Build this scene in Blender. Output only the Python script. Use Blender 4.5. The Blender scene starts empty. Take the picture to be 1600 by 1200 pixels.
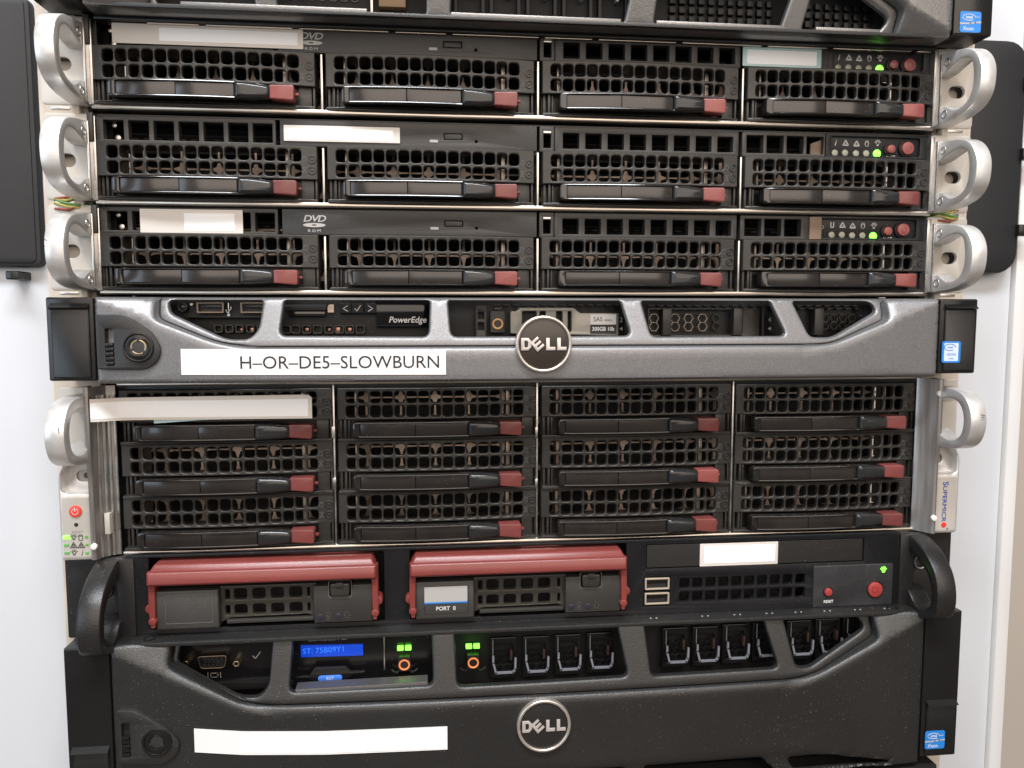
import bpy, bmesh, math, random
import numpy as np
from mathutils import Vector, Matrix
from mathutils.geometry import tessellate_polygon, delaunay_2d_cdt
random.seed(7)
S = 0.001                                   # everything below is written in millimetres
scene = bpy.context.scene
C = scene.collection

# ------------------------------------------------------------------ camera
CAM = (-57.838, -419.154, -99.866)
ROT = (1.483, 0.0, -0.108)
FPX = 1250.0
cd = bpy.data.cameras.new('camera'); cam = bpy.data.objects.new('camera', cd); C.objects.link(cam)
cam.location = [c * S for c in CAM]; cam.rotation_euler = ROT
cd.sensor_width = 36; cd.lens = 36 * FPX / 1600; cd.clip_start = 0.01; cd.clip_end = 50
scene.camera = cam
# ------------------------------------------------------------------ world and lamps
w = bpy.data.worlds.new('World'); scene.world = w; w.use_nodes = True
bg = w.node_tree.nodes['Background']; bg.inputs[0].default_value = (1.0, 0.95, 0.9, 1); bg.inputs[1].default_value = 0.16
def area(name, loc, target, sx, sy, power, col):
    l = bpy.data.lights.new(name, 'AREA'); l.shape = 'RECTANGLE'; l.size = sx; l.size_y = sy; l.energy = power; l.color = col
    o = bpy.data.objects.new(name, l); C.objects.link(o); o.location = loc
    o.rotation_euler = (Vector(target) - Vector(loc)).to_track_quat('-Z', 'Y').to_euler()
    return o
area('ceiling_or_fill_lamp', (-0.15, -0.95, 1.45), (0, 0, -0.1), 1.4, 0.30, 40, (0.93, 0.96, 1.0))  # the overhead ceiling light
area('ceiling_or_fill_lamp', (0.20, -1.90, 0.70), (0, 0, -0.1), 2.6, 1.5, 25, (1.0, 0.86, 0.74))  # added warm frontal fill behind the camera, not a ceiling fitting
area('window_lamp', (-1.5, -1.2, 0.1), (-0.1, 0, -0.2), 0.8, 1.0, 6, (0.70, 0.84, 1.0))
scene.view_settings.view_transform = 'Standard'; scene.view_settings.look = 'None'
scene.view_settings.exposure = 0.40; scene.view_settings.gamma = 1

# ------------------------------------------------------------------ helpers
_M = Matrix.Rotation(ROT[2], 3, 'Z') @ Matrix.Rotation(ROT[1], 3, 'Y') @ Matrix.Rotation(ROT[0], 3, 'X')
def at(px, py, Y=0.0):
    """photo pixel -> (X, Z) in mm on the upright plane at depth Y (a ruler used while measuring)"""
    d = _M @ Vector(((px - 800) / FPX, -(py - 600) / FPX, -1.0))
    t = (Y - CAM[1]) / d.y
    return CAM[0] + t * d.x, CAM[2] + t * d.z

def area2(p): return sum(p[i][0] * p[(i + 1) % len(p)][1] - p[(i + 1) % len(p)][0] * p[i][1] for i in range(len(p))) / 2
def ccw(p, want=True): p = list(p); return p if (area2(p) > 0) == want else p[::-1]
def inset(p, d):
    """move a closed polyline to its left by d"""
    n = len(p); out = []
    for i in range(n):
        a, b, c = p[i - 1], p[i], p[(i + 1) % n]
        e1 = Vector((b[0] - a[0], b[1] - a[1])); e2 = Vector((c[0] - b[0], c[1] - b[1]))
        if e1.length < 1e-9 or e2.length < 1e-9: out.append(tuple(b)); continue
        e1.normalize(); e2.normalize()
        n1 = Vector((-e1.y, e1.x)); n2 = Vector((-e2.y, e2.x)); m = n1 + n2
        k = m.length_squared
        m = m * (2 / k) if k > 0.4 else n1
        out.append((b[0] + m.x * d, b[1] + m.y * d))
    return out
def rr(x0, x1, z0, z1, r=1.0, n=3):
    x0, x1 = min(x0, x1), max(x0, x1); z0, z1 = min(z0, z1), max(z0, z1)
    r = min(r, (x1 - x0) / 2.01, (z1 - z0) / 2.01)
    if r <= 0: return [(x0, z0), (x1, z0), (x1, z1), (x0, z1)]
    o = []
    for cx, cz, a in ((x1 - r, z0 + r, -90), (x1 - r, z1 - r, 0), (x0 + r, z1 - r, 90), (x0 + r, z0 + r, 180)):
        for k in range(n + 1):
            t = math.radians(a + 90 * k / n); o.append((cx + r * math.cos(t), cz + r * math.sin(t)))
    return o
def circ(cx, cz, r, n=20, a0=0): return [(cx + r * math.cos(a0 + 2 * math.pi * k / n), cz + r * math.sin(a0 + 2 * math.pi * k / n)) for k in range(n)]
def dens(p, step):
    o = []
    for i in range(len(p)):
        a, b = p[i], p[(i + 1) % len(p)]; L = math.dist(a, b); k = max(1, int(L / step))
        for j in range(k): o.append((a[0] + (b[0] - a[0]) * j / k, a[1] + (b[1] - a[1]) * j / k))
    return o
def roundpoly(p, r, n=3):
    """round the corners of a closed polygon; r a number or a list"""
    o = []; N = len(p)
    for i in range(N):
        a, b, c = Vector(p[i - 1]), Vector(p[i]), Vector(p[(i + 1) % N])
        ri = r[i] if isinstance(r, (list, tuple)) else r
        u = (a - b); v = (c - b); k = min(ri, u.length * .45, v.length * .45)
        if k <= 0: o.append(tuple(b)); continue
        s = b + u.normalized() * k; e = b + v.normalized() * k
        for j in range(n + 1):
            t = j / n; q = s * (1 - t) ** 2 + b * 2 * t * (1 - t) + e * t * t; o.append((q.x, q.y))
    return o

class MB:
    def __init__(s): s.v = []; s.f = []
    def prism(s, polys, w0, w1, b0=0.0, b1=0.0, swap=None):
        """outer outline and holes in (u,v), swept from w0 to w1; b0 / b1 round the two rims"""
        if isinstance(polys[0][0], (int, float)): polys = [polys]
        loops = [ccw(polys[0], True)] + [ccw(h, False) for h in polys[1:]]
        sg = 1 if w1 > w0 else -1
        lay = []
        if b0: lay += [(b0, w0), (b0 * .3, w0 + sg * b0 * .3), (0, w0 + sg * b0)]
        else: lay += [(0, w0)]
        if b1: lay += [(0, w1 - sg * b1), (b1 * .3, w1 - sg * b1 * .3), (b1, w1)]
        else: lay += [(0, w1)]
        base = len(s.v); offs = []; ringpts = []
        for (d, w_) in lay:
            row = []
            for L in loops:
                q = inset(L, d) if d else L
                row.append((len(s.v), len(q))); s.v += [(a, b, w_) for a, b in q]
            offs.append(row)
        for k in range(len(lay) - 1):
            for li in range(len(loops)):
                a, n = offs[k][li]; b, _ = offs[k + 1][li]
                for i in range(n):
                    j = (i + 1) % n; s.f.append((a + i, a + j, b + j, b + i))
        for row in (offs[0], offs[-1]):
            if len(loops) == 1 and len(loops[0]) <= 8: s.f.append(tuple(range(row[0][0], row[0][0] + row[0][1])))
            else:
                idx = [i for (a, n) in row for i in range(a, a + n)]
                pl = [[Vector((s.v[i][0], s.v[i][1], 0)) for i in range(a, a + n)] for (a, n) in row]
                for t in tessellate_polygon(pl): s.f.append(tuple(idx[i] for i in t))
        if swap:
            for i in range(base, len(s.v)): s.v[i] = swap(*s.v[i])
        else:
            for i in range(base, len(s.v)): u, v_, w_ = s.v[i]; s.v[i] = (u, w_, v_)
        return s
    def box(s, x0, x1, y0, y1, z0, z1, b=0.0, r=0.0):
        return s.prism(rr(x0, x1, z0, z1, r, 2), y0, y1, b)
    def stroke(s, pts, wd, y, d=0.15, closed=False):
        n = len(pts)
        for i in range(n if closed else n - 1):
            a, b = Vector(pts[i]), Vector(pts[(i + 1) % n]); e = (b - a)
            if e.length < 1e-6: continue
            e.normalize(); m = Vector((-e.y, e.x)) * wd / 2; k = e * wd * .35
            s.prism([tuple(a - k + m), tuple(a - k - m), tuple(b + k - m), tuple(b + k + m)], y, y + d)
        return s
    def tube(s, pts, r, n=8):
        base = len(s.v); P = [Vector(p) for p in pts]
        for i, p in enumerate(P):
            t = (P[min(i + 1, len(P) - 1)] - P[max(i - 1, 0)]).normalized()
            a = t.cross(Vector((0.13, 0.2, 0.97))).normalized(); b = t.cross(a)
            for k in range(n):
                th = 2 * math.pi * k / n; q = p + (a * math.cos(th) + b * math.sin(th)) * r; s.v.append(tuple(q))
        for i in range(len(P) - 1):
            for k in range(n):
                j = (k + 1) % n; s.f.append((base + i * n + k, base + i * n + j, base + (i + 1) * n + j, base + (i + 1) * n + k))
        s.f.append(tuple(range(base, base + n))); s.f.append(tuple(range(base + (len(P) - 1) * n, base + len(P) * n)))
        return s
    def add(s, o):
        b = len(s.v); s.v += o.v; s.f += [tuple(i + b for i in f) for f in o.f]; return s
    def map(s, fn): s.v = [fn(*p) for p in s.v]; return s
    def move(s, dx=0, dy=0, dz=0): return s.map(lambda x, y, z: (x + dx, y + dy, z + dz))
    def flipx(s): return s.map(lambda x, y, z: (-x, y, z))

def text(string, size, x, z, y, d=0.12, align='CENTER', sx=1.0, shear=0.0, rot=0.0, bold=0.0, gap=1.0):
    """flat raised lettering standing on the XZ plane; size = height of a capital in mm"""
    cu = bpy.data.curves.new('lettering', 'FONT'); cu.body = string; cu.align_x = align; cu.align_y = 'CENTER'
    cu.size = 1.0; cu.extrude = 0.0; cu.shear = shear; cu.resolution_u = 3; cu.offset = bold; cu.space_character = gap
    ob = bpy.data.objects.new('lettering', cu); C.objects.link(ob)
    dg = bpy.context.evaluated_depsgraph_get(); me = ob.evaluated_get(dg).to_mesh()
    k = size / 0.70; m = MB(); c, s_ = math.cos(rot), math.sin(rot)
    for vv in me.vertices:
        u, v_ = vv.co.x * k * sx, vv.co.y * k
        m.v.append((x + u * c - v_ * s_, y, z + u * s_ + v_ * c))
    n = len(m.v); m.f = [tuple(p.vertices) for p in me.polygons]
    ed = {}
    for f in m.f:
        for i in range(len(f)):
            a, b = f[i], f[(i + 1) % len(f)]; ed[(a, b)] = ed.get((a, b), 0) + 1
    bnd = [(a, b) for (a, b) in ed if (b, a) not in ed]
    m.v += [(p[0], p[1] + d, p[2]) for p in m.v[:n]]
    m.f += [(a, b, b + n, a + n) for a, b in bnd]
    ob.evaluated_get(dg).to_mesh_clear(); bpy.data.objects.remove(ob); bpy.data.curves.remove(cu)
    return m

WL = {}
def mesh_of(mb, name, m, off=(0, 0, 0), smooth=35):
    me = bpy.data.meshes.new(name)
    me.from_pydata([((x - off[0]) * S, (y - off[1]) * S, (z - off[2]) * S) for x, y, z in mb.v], [], mb.f)
    bm = bmesh.new(); bm.from_mesh(me); bmesh.ops.recalc_face_normals(bm, faces=bm.faces); bm.to_mesh(me); bm.free()
    me.polygons.foreach_set('use_smooth', [True] * len(me.polygons)); me.set_sharp_from_angle(angle=math.radians(smooth))
    me.materials.append(m); return me
def part(name, mb, m, parent=None, label=None, smooth=35):
    """mesh written in world millimetres, hung under its parent"""
    off = WL[parent.name] if parent else (0, 0, 0)
    o = bpy.data.objects.new(name, mesh_of(mb, name, m, off, smooth)); C.objects.link(o); o.parent = parent
    WL[o.name] = off
    if label: o['label'] = label
    return o
def thing(name, label, cat, loc, group=None):
    o = bpy.data.objects.new(name, None); o.empty_display_size = 0.02; C.objects.link(o); o.location = [c * S for c in loc]
    o['label'] = label; o['category'] = cat
    if group: o['group'] = group
    WL[o.name] = tuple(loc); return o
def single(name, mb, m, label, cat, group=None):
    o = part(name, mb, m); o['label'] = label; o['category'] = cat
    if group: o['group'] = group
    return o
def struct(name, mb, m): o = part(name, mb, m); o['kind'] = 'structure'; return o

def strip(xs, zlo, zhi, d=.3, step=2.0):
    """label strip with a fine grid: outline given by x positions and lower / upper z at each"""
    m = MB(); n = int((xs[-1] - xs[0]) / step); rows = 8
    X = [xs[0] + (xs[-1] - xs[0]) * i / n for i in range(n + 1)]
    lo = np.interp(X, xs, zlo); hi = np.interp(X, xs, zhi)
    for y in (0, d):
        for i, x in enumerate(X):
            for k in range(rows + 1): m.v.append((x, y, lo[i] + (hi[i] - lo[i]) * k / rows))
    N_ = (n + 1) * (rows + 1); I = lambda l, i, k: l * N_ + i * (rows + 1) + k
    for l in (0, 1):
        for i in range(n):
            for k in range(rows): m.f.append((I(l, i, k), I(l, i + 1, k), I(l, i + 1, k + 1), I(l, i, k + 1)))
    for i in range(n):
        for k in (0, rows): m.f.append((I(0, i, k), I(0, i + 1, k), I(1, i + 1, k), I(1, i, k)))
    for k in range(rows):
        for i in (0, n): m.f.append((I(0, i, k), I(0, i, k + 1), I(1, i, k + 1), I(1, i, k)))
    return m
# ------------------------------------------------------------------ materials
def mat(name, col, rough=0.5, metal=0.0, bump=0.0, bscale=900.0, var=0.0, vscale=60.0, speck=0.0, sscale=400.0,
        speckcol=(0.55, 0.5, 0.45), emit=0.0, spec=0.5, streak=None, coat=0.0, rvar=0.0, sth=0.72, jit=0.12):
    m = bpy.data.materials.new(name); m.use_nodes = True; nt = m.node_tree; N = nt.nodes; L = nt.links; b = N['Principled BSDF']
    b.inputs['Base Color'].default_value = (*col, 1); b.inputs['Roughness'].default_value = rough; b.inputs['Metallic'].default_value = metal
    b.inputs['Specular IOR Level'].default_value = spec; b.inputs['Coat Weight'].default_value = coat; b.inputs['Coat Roughness'].default_value = 0.12
    tc = N.new('ShaderNodeTexCoord'); oi = N.new('ShaderNodeObjectInfo')
    va = N.new('ShaderNodeVectorMath'); va.operation = 'MULTIPLY_ADD'; L.new(oi.outputs['Random'], va.inputs[0]); va.inputs[1].default_value = (7.3, 3.1, 5.7); L.new(tc.outputs['Object'], va.inputs[2])
    src = va.outputs[0]; raw = src
    if streak:
        mp = N.new('ShaderNodeMapping'); mp.inputs['Scale'].default_value = streak; L.new(src, mp.inputs['Vector']); src = mp.outputs['Vector']
    last = None
    if var:
        n = N.new('ShaderNodeTexNoise'); n.inputs['Scale'].default_value = vscale; n.inputs['Detail'].default_value = 5; L.new(src, n.inputs['Vector'])
        r = N.new('ShaderNodeMapRange'); r.inputs['From Min'].default_value = .3; r.inputs['From Max'].default_value = .7
        r.inputs['To Min'].default_value = 1 - var; r.inputs['To Max'].default_value = 1 + var; L.new(n.outputs['Fac'], r.inputs['Value'])
        mx = N.new('ShaderNodeVectorMath'); mx.operation = 'SCALE'; mx.inputs[0].default_value = col; 
        rm = N.new('ShaderNodeMath'); rm.operation = 'MULTIPLY_ADD'; rm.inputs[1].default_value = jit; rm.inputs[2].default_value = 1 - jit / 2; L.new(oi.outputs['Random'], rm.inputs[0])
        rp = N.new('ShaderNodeMath'); rp.operation = 'MULTIPLY'; L.new(rm.outputs[0], rp.inputs[0]); L.new(r.outputs[0], rp.inputs[1]); L.new(rp.outputs[0], mx.inputs['Scale'])
        last = mx.outputs[0]; L.new(last, b.inputs['Base Color'])
        if rvar:
            r2 = N.new('ShaderNodeMapRange'); r2.inputs['From Min'].default_value = .3; r2.inputs['From Max'].default_value = .7
            r2.inputs['To Min'].default_value = rough - rvar; r2.inputs['To Max'].default_value = rough + rvar
            L.new(n.outputs['Fac'], r2.inputs['Value']); L.new(r2.outputs[0], b.inputs['Roughness'])
    if speck:
        n = N.new('ShaderNodeTexNoise'); n.inputs['Scale'].default_value = sscale * 2.6; n.inputs['Detail'].default_value = 1; L.new(raw, n.inputs['Vector'])
        n2 = N.new('ShaderNodeTexNoise'); n2.inputs['Scale'].default_value = 22; n2.inputs['Detail'].default_value = 2; L.new(raw, n2.inputs['Vector'])
        ad = N.new('ShaderNodeMath'); ad.operation = 'MULTIPLY_ADD'; ad.inputs[1].default_value = 0.25; L.new(n2.outputs['Fac'], ad.inputs[0]); L.new(n.outputs['Fac'], ad.inputs[2])
        r = N.new('ShaderNodeMapRange'); r.inputs['From Min'].default_value = sth + .165; r.inputs['From Max'].default_value = sth + .225; r.inputs['To Max'].default_value = speck * .7
        L.new(ad.outputs[0], r.inputs['Value'])
        mi = N.new('ShaderNodeMix'); mi.data_type = 'RGBA'; L.new(r.outputs[0], mi.inputs['Factor'])
        mi.inputs['A'].default_value = (*col, 1); mi.inputs['B'].default_value = (*speckcol, 1)
        if last: L.new(last, mi.inputs['A'])
        L.new(mi.outputs['Result'], b.inputs['Base Color'])
    if bump:
        n = N.new('ShaderNodeTexNoise'); n.inputs['Scale'].default_value = bscale; n.inputs['Detail'].default_value = 2; L.new(src, n.inputs['Vector'])
        bp = N.new('ShaderNodeBump'); bp.inputs['Strength'].default_value = bump; bp.inputs['Distance'].default_value = 0.0004
        L.new(n.outputs['Fac'], bp.inputs['Height']); L.new(bp.outputs[0], b.inputs['Normal'])
    if emit:
        b.inputs['Emission Color'].default_value = (*col, 1); b.inputs['Emission Strength'].default_value = emit
    return m
PLAS = mat('black_tray_plastic', (0.028, 0.025, 0.022), 0.36, bump=.2, bscale=1500, var=.18, vscale=45, speck=.35, sscale=900, sth=.70)
PLAS2 = mat('black_strip_plastic', (0.034, 0.031, 0.028), 0.45, bump=.3, bscale=1800, var=.12, vscale=30, speck=.4, sscale=800, sth=.70)
GLOSS = mat('glossy_dark_plastic', (0.014, 0.012, 0.011), 0.12, var=.2, vscale=40, speck=.5, sscale=700, sth=.70, coat=.5)
WINDOW = mat('clear_label_window', (0.020, 0.016, 0.014), 0.22, var=.3, vscale=55, speck=.4, sscale=650, sth=.72, coat=.4)
GRIP = mat('satin_grey_grip', (0.020, 0.0195, 0.0195), 0.2, var=.1, vscale=60)
DARK = mat('dark_interior', (0.006, 0.006, 0.006), 0.7, var=.3, vscale=50)
DKPL = mat('deep_black_plastic', (0.009, 0.009, 0.010), 0.42, spec=.32, bump=.2, bscale=1500, speck=.45, sscale=650, var=.2, sth=.70)
RED = mat('maroon_release_plastic', (0.20, 0.050, 0.044), 0.33, jit=.5, bump=.1, bscale=1500, var=.12, vscale=40, speck=.3, sscale=600, speckcol=(.7, .4, .35), sth=.70)
REDB = mat('red_button_plastic', (0.25, 0.065, 0.055), 0.35, var=.15, vscale=200)
REDH = mat('brick_red_handle_plastic', (0.20, 0.040, 0.034), 0.32, bump=.12, bscale=1300, var=.10, vscale=25, speck=.3, sscale=600, speckcol=(.75, .45, .4), sth=.71)
STEEL = mat('bright_zinc_steel', (0.62, 0.60, 0.57), 0.32, 1.0, var=.15, vscale=30, streak=(1, 1, 4), rvar=.08)
LIPM = mat('rolled_steel_lip', (0.55, 0.50, 0.44), 0.33, 1.0, var=.15, vscale=25, rvar=.08)
BRUSH = mat('brushed_steel', (0.50, 0.47, 0.44), 0.34, 0.88, var=.12, vscale=60, streak=(8, 8, .4), rvar=.08)
ALU = mat('satin_aluminium', (0.74, 0.72, 0.695), 0.38, 0.55, bump=.1, bscale=900, var=.09, vscale=90, rvar=.1, speck=.35, sscale=260, speckcol=(.2, .17, .14), sth=.76)
EARM = mat('warm_grey_ear_paint', (0.60, 0.56, 0.50), 0.45, 0.25, var=.06, vscale=50)
CREAM = mat('cream_rack_post_paint', (0.62, 0.54, 0.45), 0.55, var=.12, vscale=40)
BLADE = mat('dull_blade_metal', (0.36, 0.31, 0.26), 0.4, 0.7)
TAN = mat('tan_inner_sheet_metal', (0.55, 0.42, 0.33), 0.4, 0.3, jit=.9, var=.4, vscale=60)
PAINT = mat('graphite_metallic_paint', (0.205, 0.200, 0.202), 0.44, 0.55, bump=.15, bscale=1500, var=.16, vscale=1200, speck=.35, sscale=900, speckcol=(.5, .5, .5), sth=.74)
BEZB = mat('black_textured_bezel', (0.016, 0.0155, 0.015), 0.38, 0.0, spec=.7, bump=.4, bscale=2000, var=.15, vscale=20, speck=.34, sscale=520, sth=.69)
BEZG = mat('dark_grey_bezel_paint', (0.24, 0.235, 0.23), 0.36, 0.8, bump=.3, bscale=1800, var=.10, vscale=900, speck=.2, sscale=600, sth=.70)
CAPB = mat('black_end_cap_plastic', (0.010, 0.0095, 0.0095), 0.26, bump=.12, bscale=1600, var=.15, vscale=25, speck=.25, sscale=700, sth=.73)
SATB = mat('satin_black_paint', (0.016, 0.015, 0.0145), 0.34, bump=.3, bscale=1500, var=.2, vscale=30, speck=.5, sscale=700, sth=.70)
CHROME = mat('chrome', (0.72, 0.65, 0.58), 0.25, 0.75)
LOGO = mat('logo_metal', (0.66, 0.60, 0.56), 0.35, 0.45)
INK = mat('black_ink', (0.02, 0.02, 0.022), 0.5)
GREYINK = mat('grey_print', (0.42, 0.40, 0.38), 0.5)
DIMINK = mat('dim_grey_relief', (0.10, 0.095, 0.09), 0.4)
WHITEINK = mat('white_print', (0.72, 0.70, 0.68), 0.5)
PAPER = mat('white_label_paper', (0.80, 0.79, 0.78), 0.5, var=.02, vscale=30)
BRIGHT = mat('redaction_white', (0.95, 0.95, 0.95), 0.5)  # white of the redaction blocks over the labels
TAPE = mat('cream_label_tape', (0.70, 0.65, 0.59), 0.45, var=.04, vscale=25)
BLUETAPE = mat('pale_teal_label_edge', (0.42, 0.58, 0.58), 0.35, var=.05, vscale=40)
WALL = mat('white_cabinet_paint', (0.615, 0.635, 0.67), 0.45, bump=.05, bscale=300, var=.015, vscale=8)
BEIGE = mat('beige_wall_paint', (0.56, 0.50, 0.43), 0.7, var=.03, vscale=5)
PANEL = mat('charcoal_panel', (0.012, 0.0125, 0.014), 0.55, var=.12, vscale=12, bump=.1, bscale=400)
GREENON = mat('lit_green_light', (0.16, 1.0, 0.05), 0.4, emit=2.4)
GREENDIM = mat('dim_green_light', (0.08, 0.30, 0.05), 0.4, emit=0.35)
LEDOFF = mat('unlit_amber_light', (0.30, 0.29, 0.21), 0.3, var=.1, vscale=300)
LEDDARK = mat('dark_light_pipe', (0.05, 0.048, 0.045), 0.15)
LCD = mat('blue_lcd_screen', (0.004, 0.05, 0.50), 0.3, emit=.6)
LCDTXT = mat('pale_blue_lcd_text', (0.03, 0.17, 0.75), 0.4, emit=.8)
BLUEPILL = mat('blue_tag_plastic', (0.06, 0.22, 0.75), 0.35)
ORANGE = mat('orange_button_ring', (0.85, 0.26, 0.09), 0.35, emit=.12)
AMBER = mat('tan_button_ring', (0.62, 0.34, 0.13), 0.3)
STBLUE = mat('blue_sticker', (0.02, 0.21, 0.62), 0.35)
STWHITE = mat('pale_sticker', (0.60, 0.68, 0.80), 0.35)
GOLD = mat('brass', (0.60, 0.48, 0.30), 0.3, 1.0)
DULLG = mat('dull_brown_metal', (0.20, 0.16, 0.12), 0.35, 1.0)
HEXM = mat('hexagon_vent_metal', (0.42, 0.34, 0.27), 0.4, 0.6)
WIRER = mat('red_wire', (0.30, 0.07, 0.05), 0.4); WIREY = mat('yellow_wire', (0.50, 0.42, 0.12), 0.4); WIREG = mat('green_wire', (0.12, 0.30, 0.08), 0.4)
BLUETXT = mat('blue_print', (0.03, 0.06, 0.35), 0.4); REDTXT = mat('red_print', (0.75, 0.04, 0.03), 0.4)
BROWN = mat('brown_card', (0.22, 0.15, 0.10), 0.6)

# ================================================================== SETTING
# rear wall of the room, white cabinet flanks on both sides of the rack
struct('room_floor', MB().box(-2500, 2500, -3200, 420, -1120, -1100), mat('brown_floor', (0.12, 0.10, 0.085), .5, var=.1, vscale=4))
struct('room_wall', MB().box(-900, 900, 420, 440, -1100, 1300), BEIGE)
lf = MB(); lf.box(-620, -221, 25, 40, -700, 500, .8)
struct('cabinet_wall', lf, WALL)
def xr(z): return 286.0 + (z + 134) * 0.0   # right flank ends in a plain upright edge
rf = MB(); rf.box(221, 288.5, 25, 40, -700, 500, .8)
struct('cabinet_wall', rf, WALL)
rt = MB(); rt.box(289.2, 297.5, 22, 90, -700, 500, 1.2)
single('door_frame', rt, mat('white_edge_trim', (0.72, 0.71, 0.70), .5), 'narrow off-white upright frame edge at the far right beside the beige wall', 'door frame')
# dark cover panels
pl = MB().prism(rr(-420, -253.2, -76, 58, 4), 19, 24.9, 1.0)
pl2 = MB().prism(rr(-418, -255.4, -74, 56.6, 3), 18.4, 19.2, .3)
tt = thing('cover_panel', 'flat dark grey panel on the white wall left of the topmost handles', 'panel', (-300, 20, -76))
part('plate', pl, PANEL, tt); part('face_plate', pl2, PANEL, tt)
tt = thing('cover_panel', 'flat dark grey panel with rounded corners behind the handles on the right', 'panel', (265, 20, -76))
part('plate', MB().prism(rr(236, 285.0, -76.5, 54.5, 12, 6), 16, 24.9, 2.0), PANEL, tt)
for z in (30.5, -9.0, -52.0):
    part('clip', MB().box(282.5, 290.0, 13, 16.4, z - 3.3, z + 3.3, .5), CAPB, tt)
x, z = at(18.5, 430, 12)
single('wall_stub', MB().prism(rr(x - 3.2, x + 3.2, z - 2.2, z + 2.2, .8), 12, 25, .6), CAPB, 'small black rubber stub on the white wall below the left dark panel', 'stub')
# rack posts with clips between the ears
for sgn, side in ((-1, 'left'), (1, 'right')):
    t = thing('rack_post', 'cream steel rack post running behind the %s ears of the servers' % side, 'rack post', (sgn * 233, 8, -400))
    mbp = MB()
    x0, x1 = sorted((sgn * 222, sgn * 245))
    part('post', MB().box(x0, x1, 6, 24.8, -420, 200, .8), CREAM, t)
    for z0 in (44.3, -0.8, -45.8, -90.0):
        a, b = sorted((sgn * 224, sgn * 240.0))
        part('clip', MB().prism(rr(a, b, z0 - 3.6, z0 + 3.2, 1.8), 0.4, 6.2, .6), CREAM, t)
        part('clip_slot', MB().prism(rr(a + 3, b - 4, z0 - .3, z0 + .9, .5), 0.0, .7, .1), STEEL, t)
    a, b = sorted((sgn * 213, sgn * 225))
    part('inner_wall', MB().box(a, b, 12, 30, -420, 200), DARK, t)
    # rack post below the cream part is black behind the black server
    a, b = sorted((sgn * 216, sgn * 241.5))
    part('black_bracket', MB().prism([rr(a, b, -266, -223.5, 1), circ(sgn * 229, -230.5, 3.2)], 1.0, 5.8, .4), SATB, t)
    part('bolt', MB().prism(circ(sgn * 229, -230.8, 5.4, 20), 0.2, 2, .4).prism(circ(sgn * 229, -230.8, 2.6, 12), -1.4, 1.2, .3), CREAM if sgn < 0 else STEEL, t)

# little twisted wires showing between the handles
def wires(cx, cz, cy, label):
    t = thing('wire_bundle', label, 'wires', (cx, cy, cz))
    for k, m in enumerate((WIRER, WIREY, WIREG, WIREY, WIRER)):
        z0 = cz - 3.0 + 1.5 * k
        part('wire', MB().tube([(cx - 11, cy + 8, z0 - 1), (cx - 6, cy, z0 + 1.6 * math.sin(k)), (cx, cy - 1.5, z0 - .6), (cx + 5, cy, z0 + 1.7 * math.cos(k * 2)), (cx + 11, cy + 8, z0)], .65, 6), m, t)
wires(-231, -45.8, 0, 'thin red and yellow wires poking out between the second and third left handles')
wires(230, -45.8, 0, 'thin red, yellow and green wires poking out between the second and third right handles')

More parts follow.
